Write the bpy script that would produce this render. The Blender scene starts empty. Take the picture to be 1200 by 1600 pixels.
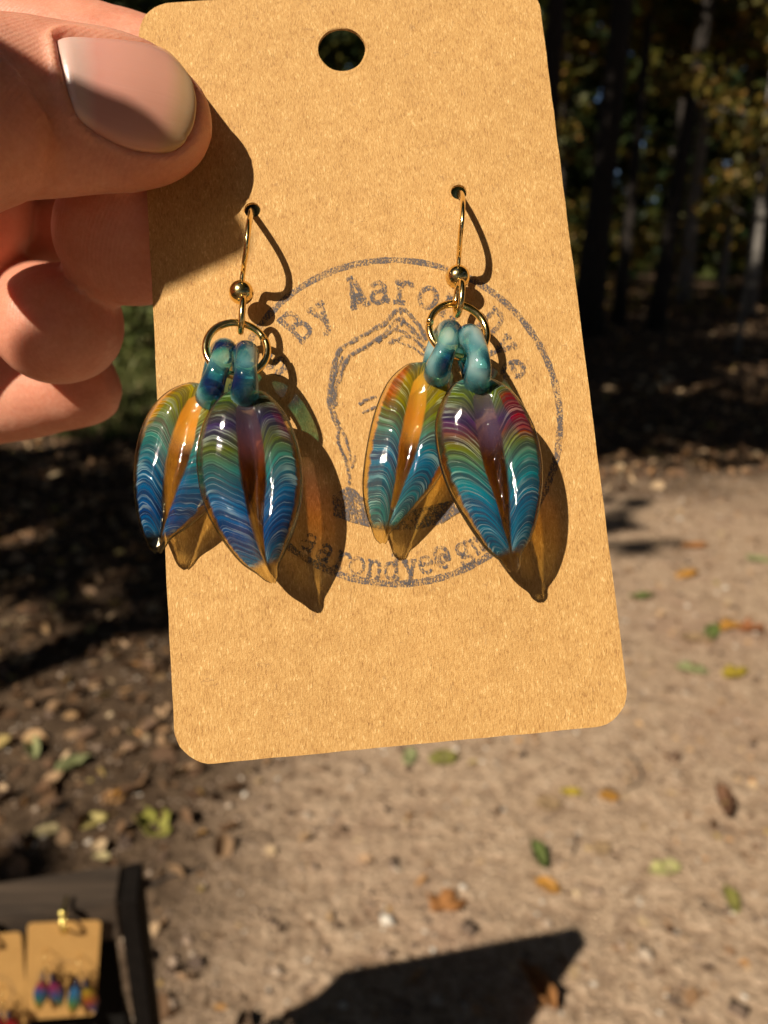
import bpy, bmesh, math, random
import numpy as np
from mathutils import Vector, Matrix, Euler, noise as mnoise
from mathutils.bvhtree import BVHTree

random.seed(7)
RNG = np.random.default_rng(11)
scene = bpy.context.scene
COL = scene.collection

# ------------------------------------------------------------------ camera
FPX = 1202.0                       # focal length in photograph pixels (1200 x 1600)
PITCH = math.radians(17.5)
CAM = Vector((0.0, 0.0, 1.40))
cam_data = bpy.data.cameras.new('camera')
cam = bpy.data.objects.new('camera', cam_data)
COL.objects.link(cam)
cam.location = CAM
cam.rotation_euler = (math.pi / 2 - PITCH, 0, 0)
cam_data.sensor_fit = 'VERTICAL'
cam_data.sensor_height = 24.0
cam_data.lens = 24.0 * FPX / 1600.0
cam_data.clip_start = 0.01
cam_data.clip_end = 400.0
cam_data.dof.use_dof = True
cam_data.dof.focus_distance = 0.0865
cam_data.dof.aperture_fstop = 17.0
scene.camera = cam

# ------------------------------------------------------------------ sky and sun
SUN_AZ = math.radians(39.0)        # light travels forward and this far to the right
SUN_EL = math.radians(41.0)
world = bpy.data.worlds.new('World')
scene.world = world
world.use_nodes = True
wn = world.node_tree.nodes
sky = wn.new('ShaderNodeTexSky')
sky.sky_type = 'NISHITA'
sky.sun_disc = False
sky.sun_elevation = SUN_EL
sky.sun_rotation = math.pi + SUN_AZ
sky.air_density = 0.6
sky.dust_density = 0.4
world.node_tree.links.new(sky.outputs[0], wn['Background'].inputs[0])
wn['Background'].inputs[1].default_value = 0.05
sun_data = bpy.data.lights.new('sun', 'SUN')
sun_data.energy = 5.0
sun_data.angle = math.radians(0.53)
sun_data.color = (1.0, 0.90, 0.74)
sun = bpy.data.objects.new('sun', sun_data)
COL.objects.link(sun)
TRAVEL = Vector((math.cos(SUN_EL) * math.sin(SUN_AZ), math.cos(SUN_EL) * math.cos(SUN_AZ), -math.sin(SUN_EL)))
sun.rotation_euler = TRAVEL.to_track_quat('-Z', 'Y').to_euler()
sun.location = (-4, -5, 8)

vs = scene.view_settings
vs.view_transform = 'Standard'
vs.look = 'None'
vs.exposure = 0.33
vs.gamma = 1.0
vs.use_curve_mapping = False
cy = scene.cycles
cy.use_denoising = True
cy.max_bounces = 10
cy.transparent_max_bounces = 24
cy.transmission_bounces = 8
cy.sample_clamp_indirect = 4.0
cy.blur_glossy = 0.3

# ------------------------------------------------------------------ frames
CR = Vector((1, 0, 0))
CF = Vector((0, math.cos(PITCH), -math.sin(PITCH)))
CU = Vector((0, math.sin(PITCH), math.cos(PITCH)))


def ray(px, py):
    return (CR * ((px - 600) / FPX) + CU * ((800 - py) / FPX) + CF)


def at(px, py, depth):
    return CAM + ray(px, py) * depth


def on_plane(px, py, origin, normal):
    d = ray(px, py)
    t = (origin - CAM).dot(normal) / d.dot(normal)
    return CAM + d * t


def ground_z(x, y):
    z = 0.0
    if y > 6:
        t = y - 6
        z += 0.05 * t * t / (t + 5)
    if x < -1.6 and y > 3.5:
        z += min(0.10, 0.05 * (-1.6 - x)) * min(1.0, (y - 3.5) / 3)
    z += 0.012 * mnoise.noise(Vector((x * 1.3, y * 1.3, 0.3))) + 0.004 * mnoise.noise(Vector((x * 7, y * 7, 2.1)))
    return z


def on_ground(px, py, lift=0.0):
    d = ray(px, py)
    t = 0.5
    for _ in range(60):
        p = CAM + d * t
        h = p.z - ground_z(p.x, p.y) - lift
        t += h / max(0.05, -d.z)
        if t > 80 or t < 0:
            break
    return CAM + d * t


# card frame: x right, y up, z towards the viewer, metres
CARD_W, CARD_H, CARD_T = 0.0508, 0.093, 0.00045
_rx, _ry, _rz = math.radians(-7.6), math.radians(2.05), math.radians(4.8)
_Rc = Matrix.Rotation(_rz, 4, 'Z') @ Matrix.Rotation(_ry, 4, 'Y') @ Matrix.Rotation(_rx, 4, 'X')
_Tc = Matrix.Translation((-0.00161, 0.02003, -0.0915))
CAMM = Matrix.Translation(CAM) @ Matrix.Rotation(math.pi / 2 - PITCH, 4, 'X')
CARD = CAMM @ _Tc @ _Rc
CARDI = CARD.inverted()
CAML = CARDI @ CAM


def cl(px, py, zmm=0.0):
    """card-local point seen at a photograph pixel, at a height in mm above the card"""
    d = CARDI.to_3x3() @ ray(px, py)
    t = (zmm * 0.001 - CAML.z) / d.z
    return CAML + d * t


def pxmm(zmm):
    """rough pixels per mm at that height over the card"""
    return FPX / (91.5 - zmm)


# ------------------------------------------------------------------ helpers
def set_props(o, label=None, cat=None, group=None, kind=None):
    if label: o['label'] = label
    if cat: o['category'] = cat
    if group: o['group'] = group
    if kind: o['kind'] = kind
    return o


def empty(name, matrix=None, loc=None, **kw):
    o = bpy.data.objects.new(name, None)
    COL.objects.link(o)
    o.empty_display_size = 0.01
    if matrix is not None:
        o.matrix_world = matrix
    elif loc is not None:
        o.location = loc
    return set_props(o, **kw)


def link(name, me, mat=None, parent=None, smooth=True, **kw):
    o = bpy.data.objects.new(name, me)
    COL.objects.link(o)
    if mat is not None:
        for m in (mat if isinstance(mat, (list, tuple)) else [mat]):
            me.materials.append(m)
    if parent is not None:
        o.parent = parent
    if smooth:
        me.polygons.foreach_set('use_smooth', [True] * len(me.polygons))
    return set_props(o, **kw)


def mesh_py(name, verts, faces):
    me = bpy.data.meshes.new(name)
    me.from_pydata([tuple(v) for v in verts], [], faces)
    me.update()
    return me


def mesh_np(name, v, f):
    """fast mesh from numpy arrays, faces (n,k)"""
    me = bpy.data.meshes.new(name)
    n, k = f.shape
    me.vertices.add(len(v)); me.vertices.foreach_set('co', v.astype(np.float32).ravel())
    me.loops.add(n * k); me.loops.foreach_set('vertex_index', f.astype(np.int32).ravel())
    me.polygons.add(n)
    me.polygons.foreach_set('loop_start', np.arange(0, n * k, k, dtype=np.int32))
    me.polygons.foreach_set('loop_total', np.full(n, k, dtype=np.int32))
    me.update(calc_edges=True)
    return me


def catmull(pts, n):
    pts = [np.array(p, float) for p in pts]
    P = [2 * pts[0] - pts[1]] + pts + [2 * pts[-1] - pts[-2]]
    out = []
    for i in range(1, len(P) - 2):
        a, b, c, d = P[i - 1:i + 3]
        for j in range(n):
            t = j / n
            out.append(0.5 * (2 * b + (c - a) * t + (2 * a - 5 * b + 4 * c - d) * t * t + (3 * b - a - 3 * c + d) * t ** 3))
    out.append(pts[-1])
    return out


def tube_geo(path, radii, seg=12, up=None, closed=False, aspect=None):
    """path: list of 3-vectors, radii: one or list; aspect: thickness ratio along second axis"""
    n = len(path)
    path = [Vector(p) for p in path]
    if not hasattr(radii, '__len__'): radii = [radii] * n
    if aspect is None: aspect = [1.0] * n
    V, F = [], []
    prev = None
    for i in range(n):
        if closed:
            t = path[(i + 1) % n] - path[i - 1]
        else:
            t = path[min(i + 1, n - 1)] - path[max(i - 1, 0)]
        t.normalize()
        if prev is None:
            u = Vector(up) if up else Vector((0, 0, 1))
            if abs(u.dot(t)) > 0.95: u = Vector((1, 0, 0)) if abs(t.x) < 0.9 else Vector((0, 1, 0))
        else:
            u = Vector(up) if up else prev
        s = t.cross(u)
        if s.length < 1e-6: s = t.orthogonal()
        s.normalize()
        u = s.cross(t).normalized()
        prev = u
        for k in range(seg):
            a = 2 * math.pi * k / seg
            V.append(path[i] + s * (math.cos(a) * radii[i]) + u * (math.sin(a) * radii[i] * aspect[i]))
    m = n if closed else n - 1
    for i in range(m):
        for k in range(seg):
            a, b = i * seg + k, i * seg + (k + 1) % seg
            c, d = ((i + 1) % n) * seg + (k + 1) % seg, ((i + 1) % n) * seg + k
            F.append((d, c, b, a))
    if not closed:
        F.append(tuple(range(seg)))
        F.append(tuple(reversed(range((n - 1) * seg, n * seg))))
    return V, F


def tube(name, path, radii, mat, parent=None, seg=12, closed=False, **kw):
    V, F = tube_geo(path, radii, seg=seg, closed=closed)
    return link(name, mesh_py(name, V, F), mat, parent, **kw)


def join_geo(parts):
    V, F = [], []
    for v, f in parts:
        o = len(V)
        V += list(v)
        F += [tuple(i + o for i in q) for q in f]
    return V, F


def sphere_geo(c, r, seg=20, rings=12):
    V, F = [], []
    c = Vector(c)
    for i in range(rings + 1):
        th = math.pi * i / rings
        for k in range(seg):
            a = 2 * math.pi * k / seg
            V.append(c + Vector((r * math.sin(th) * math.cos(a), r * math.sin(th) * math.sin(a), r * math.cos(th))))
    for i in range(rings):
        for k in range(seg):
            F.append((i * seg + k, (i + 1) * seg + k, (i + 1) * seg + (k + 1) % seg, i * seg + (k + 1) % seg))
    return V, F


def box_geo(o, ex, ey, ez, bev=0.0):
    """box from corner o spanned by three vectors"""
    o, ex, ey, ez = Vector(o), Vector(ex), Vector(ey), Vector(ez)
    V = [o, o + ex, o + ex + ey, o + ey, o + ez, o + ex + ez, o + ex + ey + ez, o + ey + ez]
    F = [(3, 2, 1, 0), (4, 5, 6, 7), (0, 1, 5, 4), (1, 2, 6, 5), (2, 3, 7, 6), (3, 0, 4, 7)]
    return V, F


def box(name, o, ex, ey, ez, mat, parent=None, bev=0.0, **kw):
    V, F = box_geo(o, ex, ey, ez)
    me = mesh_py(name, V, F)
    bm = bmesh.new(); bm.from_mesh(me)
    bmesh.ops.recalc_face_normals(bm, faces=bm.faces)
    if bev > 0:
        bmesh.ops.bevel(bm, geom=bm.edges[:], offset=bev, segments=2, affect='EDGES')
    bm.to_mesh(me); bm.free()
    return link(name, me, mat, parent, smooth=False, **kw)


# ------------------------------------------------------------------ material helpers
class NT:
    def __init__(self, name):
        self.m = bpy.data.materials.new(name)
        self.m.use_nodes = True
        self.t = self.m.node_tree
        self.n = self.t.nodes
        self.out = self.n['Material Output']
        self.p = self.n['Principled BSDF']

    def new(self, typ, **kw):
        nd = self.n.new(typ)
        for k, v in kw.items():
            if k.startswith('i_'):
                key = k[2:]
                key = int(key) if key.isdigit() else key.replace('_', ' ')
                self.set(nd, key, v)
            else:
                setattr(nd, k, v)
        return nd

    def set(self, nd, key, v):
        if isinstance(v, bpy.types.NodeSocket):
            self.t.links.new(v, nd.inputs[key])
        else:
            nd.inputs[key].default_value = v

    def math(self, op, a, b=0.0, c=0.0, clamp=False):
        nd = self.n.new('ShaderNodeMath'); nd.operation = op; nd.use_clamp = clamp
        self.set(nd, 0, a); self.set(nd, 1, b); self.set(nd, 2, c)
        return nd.outputs[0]

    def ramp(self, fac, stops, interp='LINEAR'):
        nd = self.n.new('ShaderNodeValToRGB')
        cr = nd.color_ramp; cr.interpolation = interp
        while len(cr.elements) < len(stops): cr.elements.new(0.5)
        for e, (p, c) in zip(cr.elements, stops):
            e.position = p
            e.color = c if len(c) == 4 else (*c, 1)
        self.set(nd, 0, fac)
        return nd.outputs[0]

    def step(self, x, a, b):
        nd = self.n.new('ShaderNodeMapRange'); nd.interpolation_type = 'SMOOTHSTEP'
        self.set(nd, 0, x); self.set(nd, 1, a); self.set(nd, 2, b); self.set(nd, 3, 0.0); self.set(nd, 4, 1.0)
        return nd.outputs[0]

    def mixc(self, fac, a, b, mode='MIX'):
        nd = self.n.new('ShaderNodeMix'); nd.data_type = 'RGBA'; nd.blend_type = mode
        self.set(nd, 0, fac)
        for k, v in ((6, a), (7, b)):
            if not isinstance(v, bpy.types.NodeSocket) and len(v) == 3: v = (*v, 1)
            self.set(nd, k, v)
        return nd.outputs[2]

    def mixs(self, fac, a, b):
        nd = self.n.new('ShaderNodeMixShader')
        self.set(nd, 0, fac); self.set(nd, 1, a); self.set(nd, 2, b)
        return nd.outputs[0]

    def coord(self, kind='Object', scale=(1, 1, 1), rot=(0, 0, 0)):
        tc = self.n.new('ShaderNodeTexCoord')
        mp = self.n.new('ShaderNodeMapping')
        mp.inputs['Scale'].default_value = scale
        mp.inputs['Rotation'].default_value = rot
        self.t.links.new(tc.outputs[kind], mp.inputs[0])
        return mp.outputs[0]

    def noise(self, vec, scale, detail=3.0, rough=0.55, dist=0.0):
        nd = self.n.new('ShaderNodeTexNoise')
        if vec is not None: self.t.links.new(vec, nd.inputs['Vector'])
        nd.inputs['Scale'].default_value = scale
        nd.inputs['Detail'].default_value = detail
        nd.inputs['Roughness'].default_value = rough
        nd.inputs['Distortion'].default_value = dist
        return nd.outputs[0]

    def bump(self, h, strength, dist, normal=None):
        nd = self.n.new('ShaderNodeBump')
        nd.inputs['Strength'].default_value = strength
        nd.inputs['Distance'].default_value = dist
        self.set(nd, 'Height', h)
        if normal is not None: self.set(nd, 'Normal', normal)
        return nd.outputs[0]

    def surf(self, s):
        self.t.links.new(s, self.out.inputs['Surface'])
        return self.m

    def P(self, **kw):
        for k, v in kw.items():
            k = k.replace('_', ' ')
            if not isinstance(v, bpy.types.NodeSocket) and isinstance(v, tuple) and len(v) == 3 and 'Radius' not in k: v = (*v, 1)
            self.set(self.p, k, v)
        return self.m


def simple(name, col, rough=0.6, metal=0.0, var=0.15, scale=60, bump=0.0, dist=0.001):
    t = NT(name)
    c = t.coord()
    n = t.noise(c, scale, 4)
    dark = tuple(x * (1 - var) for x in col)
    lite = tuple(min(1, x * (1 + var)) for x in col)
    t.P(Base_Color=t.ramp(n, [(0.3, dark), (0.7, lite)]), Roughness=rough, Metallic=metal)
    if bump: t.P(Normal=t.bump(n, bump, dist))
    return t.m


def kraft_material():
    t = NT('kraft_paper')
    c = t.coord(scale=(1000, 1000, 1000))          # millimetres
    fib = t.coord(scale=(6200, 1700, 2000), rot=(0, 0, math.radians(-4)))
    fib2 = t.coord(scale=(2600, 900, 2000), rot=(0, 0, math.radians(25)))
    n1 = t.noise(fib, 1.0, 3, 0.6, 0.8)
    n2 = t.noise(c, 0.45, 5, 0.6)
    n3 = t.noise(fib2, 1.0, 2, 0.5, 1.2)
    n4 = t.noise(c, 5.5, 2, 0.6)
    a = t.math('ADD', t.math('MULTIPLY', n1, 0.55), t.math('MULTIPLY', n3, 0.25))
    a = t.math('ADD', a, t.math('MULTIPLY', n2, 0.2))
    col = t.ramp(a, [(0.33, (0.30, 0.14, 0.038)), (0.45, (0.50, 0.27, 0.082)), (0.56, (0.58, 0.335, 0.112)), (0.67, (0.84, 0.56, 0.25))])
    hair = t.noise(t.coord(scale=(420, 260, 400), rot=(0, 0, 0.6)), 1.0, 2, 0.5, 1.5)
    hr = t.math('SUBTRACT', 1.0, t.step(t.math('ABSOLUTE', t.math('SUBTRACT', hair, 0.5)), 0.004, 0.010))
    hr = t.math('MULTIPLY', hr, t.step(t.noise(c, 0.30, 2), 0.54, 0.60))
    col = t.mixc(t.math('MULTIPLY', hr, 0.45), col, (0.26, 0.13, 0.05))
    big = t.noise(c, 0.055, 3, 0.6)
    col = t.mixc(1.0, col, t.ramp(big, [(0.3, (0.95, 0.94, 0.92)), (0.7, (1.04, 1.04, 1.04))]), 'MULTIPLY')
    flecks = t.step(n4, 0.70, 0.76)
    col = t.mixc(t.math('MULTIPLY', flecks, 0.5), col, (0.30, 0.15, 0.05))
    h = t.math('ADD', t.math('MULTIPLY', n1, 0.7), t.math('MULTIPLY', n4, 0.4))
    t.P(Base_Color=col, Roughness=0.62, Normal=t.bump(h, 0.75, 0.00022))
    t.set(t.p, 'Specular IOR Level', 0.35)
    return t.m


def ink_material():
    t = NT('stamp_ink')
    fib = t.coord(scale=(4600, 1300, 2000), rot=(0, 0, math.radians(-4)))
    c = t.coord(scale=(1000, 1000, 1000))
    n1 = t.noise(fib, 1.2, 3, 0.7, 0.8)
    n2 = t.noise(c, 4.2, 3, 0.7)
    n3 = t.noise(c, 0.35, 2, 0.5)
    s = t.math('ADD', t.math('ADD', t.math('MULTIPLY', n1, 0.5), t.math('MULTIPLY', n2, 0.5)), t.math('MULTIPLY', t.math('SUBTRACT', n3, 0.5), 0.25))
    alpha = t.step(s, 0.585, 0.41)
    alpha = t.math('SUBTRACT', 1.0, t.step(s, 0.42, 0.58))
    tr = t.new('ShaderNodeBsdfTransparent')
    t.P(Base_Color=(0.085, 0.075, 0.080), Roughness=0.7)
    return t.surf(t.mixs(t.math('MULTIPLY', alpha, 0.88), tr.outputs[0], t.p.outputs[0]))


def gold_material():
    t = NT('gold_wire')
    c = t.coord(scale=(1000, 1000, 1000))
    n = t.noise(c, 1.5, 4)
    t.P(Base_Color=(0.86, 0.63, 0.26), Metallic=1.0, Roughness=t.ramp(n, [(0.3, (0.10,) * 3), (0.7, (0.22,) * 3)]))
    t.P(Normal=t.bump(t.noise(c, 3.0, 2), 0.12, 0.00005))
    return t.m


def glass_front(name, seed, lobe_stops, groove_stops, freq=46, edge=0.90, groove_w=(0.10, 0.22), tip=0.87, edges=(), groove_glow=(0.2, 0.3)):
    """striped coloured glass: UV.x runs across (-1..1 mapped 0..1), UV.y from loop to tip"""
    t = NT(name)
    uvn = t.new('ShaderNodeUVMap')
    sep = t.new('ShaderNodeSeparateXYZ', i_0=uvn.outputs[0])
    U, S = sep.outputs[0], sep.outputs[1]
    u = t.math('MULTIPLY_ADD', U, 2.0, -1.0)
    au = t.math('ABSOLUTE', u)
    comb = t.new('ShaderNodeCombineXYZ', i_0=u, i_1=S, i_2=seed * 3.17)
    v = comb.outputs[0]
    warp = t.noise(v, 1.7, 0.0, 0.5)
    warp2 = t.noise(v, 7.0, 1.0, 0.5)
    inv = t.math('SUBTRACT', 1.0, au)
    ph = t.math('SUBTRACT', S, t.math('MULTIPLY', t.math('POWER', inv, 2.2), 0.17))
    ph = t.math('ADD', ph, t.math('MULTIPLY', t.math('POWER', au, 3.0), -0.06))
    ph = t.math('ADD', ph, t.math('MULTIPLY', warp, 0.13))
    ph = t.math('ADD', ph, t.math('MULTIPLY', warp2, 0.012))
    side = t.math('MULTIPLY', t.math('SIGN', u), 4.7)
    comb2 = t.new('ShaderNodeCombineXYZ', i_0=t.math('MULTIPLY', ph, freq), i_1=side, i_2=seed)
    stripeN = t.noise(comb2.outputs[0], 1.0, 2.5, 0.65)           # irregular bands along the phase
    comb3 = t.new('ShaderNodeCombineXYZ', i_0=t.math('MULTIPLY', ph, freq * 0.85), i_1=t.math('ADD', t.math('MULTIPLY', u, 0.35), side), i_2=seed + 9.0)
    fineN = t.noise(comb3.outputs[0], 1.0, 1.0, 0.5)
    ridge = t.math('SUBTRACT', 1.0, t.math('MULTIPLY', t.math('ABSOLUTE', t.math('SUBTRACT', fineN, 0.5)), 16.0), clamp=True)
    comb4 = t.new('ShaderNodeCombineXYZ', i_0=t.math('MULTIPLY', ph, freq * 0.33), i_1=t.math('MULTIPLY', u, 1.6), i_2=seed + 4.0)
    fade = t.step(t.noise(comb4.outputs[0], 1.0, 1.0, 0.5), 0.40, 0.66)
    line = t.math('MULTIPLY', t.step(ridge, 0.40, 1.0), t.math('ADD', 0.15, t.math('MULTIPLY', fade, 0.85)))
    # colours along the leaf, pushed about by the warp so that borders wander
    sc = t.math('ADD', S, t.math('MULTIPLY', t.math('SUBTRACT', warp, 0.5), 0.14))
    sc = t.math('ADD', sc, t.math('MULTIPLY', t.math('SUBTRACT', stripeN, 0.5), 0.04))
    base = t.ramp(sc, lobe_stops)
    for sgn, u0, s0, s1, ec in edges:
        m = t.step(t.math('ADD', t.math('MULTIPLY', u, sgn), t.math('MULTIPLY', t.math('SUBTRACT', warp2, 0.5), 0.3)), u0, u0 + 0.22)
        m = t.math('MULTIPLY', m, t.math('MULTIPLY', t.step(sc, s0 - 0.04, s0 + 0.04), t.math('SUBTRACT', 1.0, t.step(sc, s1 - 0.05, s1 + 0.05))))
        base = t.mixc(m, base, ec)
    dark = t.mixc(1.0, base, (0.22, 0.25, 0.32), 'MULTIPLY')
    pale = t.mixc(0.55, t.mixc(1.0, base, (1.8, 1.8, 1.8), 'MULTIPLY'), (0.52, 0.64, 0.50))
    bands = t.step(stripeN, 0.40, 0.68)
    hs = t.new('ShaderNodeHueSaturation', i_Saturation=1.35, i_Value=0.72, i_Color=base)
    base = hs.outputs[0]
    col = t.mixc(bands, dark, base)
    col = t.mixc(t.math('MULTIPLY', line, 0.54), col, pale)
    # where the coloured layer lies
    ew = t.math('ADD', au, t.math('MULTIPLY', t.math('SUBTRACT', stripeN, 0.5), 0.16))
    lob = t.math('SUBTRACT', 1.0, t.step(ew, edge - 0.05, edge + 0.03))
    gw = t.math('ADD', au, t.math('MULTIPLY', t.math('SUBTRACT', warp2, 0.5), 0.06))
    half = t.ramp(S, [(0.05, (0.0,) * 3), (0.14, (groove_w[0],) * 3), (0.50, (groove_w[0] * 0.85,) * 3), (0.95, (groove_w[1],) * 3)])
    gd = t.math('SUBTRACT', gw, half)
    lob = t.math('MULTIPLY', lob, t.step(gd, -0.03, 0.04))
    lob = t.math('MULTIPLY', lob, t.math('SUBTRACT', 1.0, t.step(S, tip, tip + 0.05)))
    dens = t.math('ADD', 0.90, t.math('MULTIPLY', line, 0.08))
    lob = t.math('MULTIPLY', lob, dens)
    diff = t.new('ShaderNodeBsdfDiffuse', i_Color=col)
    trl = t.new('ShaderNodeBsdfTranslucent', i_Color=col)
    body = t.mixs(0.25, diff.outputs[0], trl.outputs[0])
    # clear glass with the tint of the groove
    tint = t.ramp(sc, groove_stops)
    rim = t.step(au, 0.80, 0.95)
    tint = t.mixc(rim, tint, (0.93, 0.86, 0.68))
    trans = t.new('ShaderNodeBsdfTransparent', i_Color=tint)
    h = t.math('ADD', t.math('MULTIPLY', line, 0.12), t.math('MULTIPLY', t.noise(v, 6.0, 2), 1.0))
    h = t.math('ADD', h, t.math('MULTIPLY', t.noise(v, 30.0, 2), 0.22))
    nb = t.bump(h, 0.35, 0.00025)
    refr = t.new('ShaderNodeBsdfRefraction', i_Color=tint, i_Roughness=0.02, i_IOR=1.30, i_Normal=nb)
    clear = t.mixs(0.30, trans.outputs[0], refr.outputs[0])
    fd = t.new('ShaderNodeBsdfDiffuse', i_Color=t.mixc(1.0, tint, (0.62, 0.46, 0.40), 'MULTIPLY'))  # diffuse groove tint, put in for the glow of light gathered by glass
    fmask = t.math('MULTIPLY', t.math('SUBTRACT', 1.0, t.step(sc, groove_glow[1], groove_glow[1] + 0.16)), groove_glow[0])
    fmask = t.math('MULTIPLY', fmask, t.math('SUBTRACT', 1.0, rim))
    glow = t.mixs(fmask, clear, fd.outputs[0])
    inner = t.mixs(lob, glow, body)
    fr = t.new('ShaderNodeFresnel', i_IOR=1.5, i_Normal=nb)
    gl = t.new('ShaderNodeBsdfGlossy', i_Roughness=0.045, i_Normal=nb)
    return t.surf(t.mixs(fr.outputs[0], inner, gl.outputs[0]))


def glass_clear(name, tint, gloss_ior=1.5, refr_w=0.25, body=0.0, bodycol=(0.3, 0.5, 0.5)):
    t = NT(name)
    c = t.coord(scale=(1000, 1000, 1000))
    n = t.noise(c, 0.5, 3)
    tc = t.mixc(n, tuple(min(1, x * 1.05) for x in tint), tuple(x * 0.8 for x in tint))
    nb = t.bump(n, 0.25, 0.0002)
    trans = t.new('ShaderNodeBsdfTransparent', i_Color=tc)
    refr = t.new('ShaderNodeBsdfRefraction', i_Color=tc, i_Roughness=0.02, i_IOR=1.25, i_Normal=nb)
    s = t.mixs(refr_w, trans.outputs[0], refr.outputs[0])
    fr = t.new('ShaderNodeFresnel', i_IOR=gloss_ior, i_Normal=nb)
    gl = t.new('ShaderNodeBsdfGlossy', i_Roughness=0.05, i_Normal=nb)
    return t.surf(t.mixs(fr.outputs[0], s, gl.outputs[0]))


def loop_glass(name, seed):
    t = NT(name)
    c = t.coord(scale=(1000, 1000, 1000))
    off = t.new('ShaderNodeVectorMath', operation='ADD', i_0=c)
    off.inputs[1].default_value = (seed * 7.3, seed * 2.1, 0)
    n = t.noise(off.outputs[0], 0.26, 0.5, 0.5, 0.2)
    n2 = t.noise(off.outputs[0], 6.0, 2)
    col = t.ramp(n, [(0.32, (0.02, 0.06, 0.24)), (0.42, (0.06, 0.28, 0.36)), (0.50, (0.17, 0.47, 0.52)), (0.62, (0.46, 0.68, 0.68))])
    bub = t.step(n2, 0.69, 0.74)
    col = t.mixc(t.math('MULTIPLY', bub, 0.6), col, (0.75, 0.85, 0.7))
    diff = t.new('ShaderNodeBsdfDiffuse', i_Color=col)
    trl = t.new('ShaderNodeBsdfTranslucent', i_Color=col)
    tr = t.new('ShaderNodeBsdfTransparent', i_Color=t.mixc(1.0, col, (3.2, 2.2, 1.9), 'MULTIPLY'))
    body = t.mixs(0.4, diff.outputs[0], trl.outputs[0])
    body = t.mixs(t.step(n, 0.62, 0.40), t.mixs(0.35, body, tr.outputs[0]), t.mixs(0.70, body, tr.outputs[0]))
    fr = t.new('ShaderNodeFresnel', i_IOR=1.5)
    gl = t.new('ShaderNodeBsdfGlossy', i_Roughness=0.05)
    return t.surf(t.mixs(fr.outputs[0], body, gl.outputs[0]))


def skin_material():
    t = NT('skin')
    c = t.coord(scale=(1000, 1000, 1000))
    n = t.noise(c, 0.12, 4, 0.55)
    n2 = t.noise(c, 1.6, 4, 0.6)
    col = t.ramp(n, [(0.30, (0.58, 0.21, 0.125)), (0.50, (0.67, 0.275, 0.175)), (0.72, (0.72, 0.35, 0.24))])
    col = t.mixc(0.22, col, t.ramp(n2, [(0.3, (0.38, 0.14, 0.09)), (0.7, (0.66, 0.36, 0.26))]))
    wv = t.new('ShaderNodeTexWave', wave_type='RINGS', rings_direction='SPHERICAL')
    mp = t.coord(scale=(1000, 1000, 1000))
    t.t.links.new(mp, wv.inputs['Vector'])
    wv.inputs['Scale'].default_value = 0.62
    wv.inputs['Distortion'].default_value = 5.0
    wv.inputs['Detail'].default_value = 1.0
    wv.inputs['Detail Scale'].default_value = 0.10
    fine = t.noise(c, 4.5, 3, 0.6)
    b1 = t.bump(wv.outputs[1], 0.30, 0.00006)
    med = t.noise(c, 0.9, 4, 0.6)
    b2 = t.bump(fine, 0.45, 0.00010, t.bump(med, 0.35, 0.0003, b1))
    t.P(Base_Color=col, Roughness=0.46, Normal=b2, Subsurface_Weight=0.55, Subsurface_Scale=0.0034)
    t.p.inputs['Subsurface Radius'].default_value = (1.0, 0.42, 0.26)
    t.set(t.p, 'Specular IOR Level', 0.4)
    return t.m


def nail_material():
    t = NT('thumb_nail')
    uvn = t.new('ShaderNodeUVMap')
    sep = t.new('ShaderNodeSeparateXYZ', i_0=uvn.outputs[0])
    a = t.math('ADD', sep.outputs[0], t.math('MULTIPLY', t.math('SUBTRACT', t.noise(uvn.outputs[0], 4, 2), 0.5), 0.06))
    col = t.ramp(a, [(0.0, (0.60, 0.40, 0.34)), (0.12, (0.60, 0.38, 0.32)), (0.26, (0.58, 0.27, 0.215)), (0.72, (0.58, 0.28, 0.20)), (0.86, (0.47, 0.28, 0.15)), (1.0, (0.50, 0.35, 0.20))])
    mp = t.new('ShaderNodeMapping'); mp.inputs['Scale'].default_value = (1.0, 26, 1)
    t.t.links.new(uvn.outputs[0], mp.inputs[0])
    rid = t.noise(mp.outputs[0], 1.0, 2)
    t.P(Base_Color=col, Roughness=0.30, Normal=t.bump(rid, 0.22, 0.0001), Subsurface_Weight=0.35, Subsurface_Scale=0.0012)
    t.p.inputs['Subsurface Radius'].default_value = (1.0, 0.5, 0.3)
    return t.m


def foliage_material(name, stops, transl=0.45, rough=0.6):
    t = NT(name)
    g = t.new('ShaderNodeNewGeometry')
    col = t.ramp(g.outputs['Random Per Island'], stops)
    c = t.coord()
    n = t.noise(c, 0.6, 2)
    col = t.mixc(1.0, col, t.ramp(n, [(0.3, (0.75,) * 3), (0.7, (1.15,) * 3)]), 'MULTIPLY')
    d = t.new('ShaderNodeBsdfPrincipled', i_Base_Color=col, i_Roughness=rough)
    tl = t.new('ShaderNodeBsdfTranslucent', i_Color=col)
    return t.surf(t.mixs(transl, d.outputs[0], tl.outputs[0]))


def bark_material(name, col):
    t = NT(name)
    c = t.coord(scale=(1, 1, 0.18))
    n = t.noise(c, 24, 5, 0.65, 0.4)
    t.P(Base_Color=t.ramp(n, [(0.32, tuple(x * 0.45 for x in col)), (0.55, col), (0.75, tuple(min(1, x * 1.6) for x in col))]), Roughness=0.9, Normal=t.bump(n, 0.8, 0.02))
    return t.m


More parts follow.
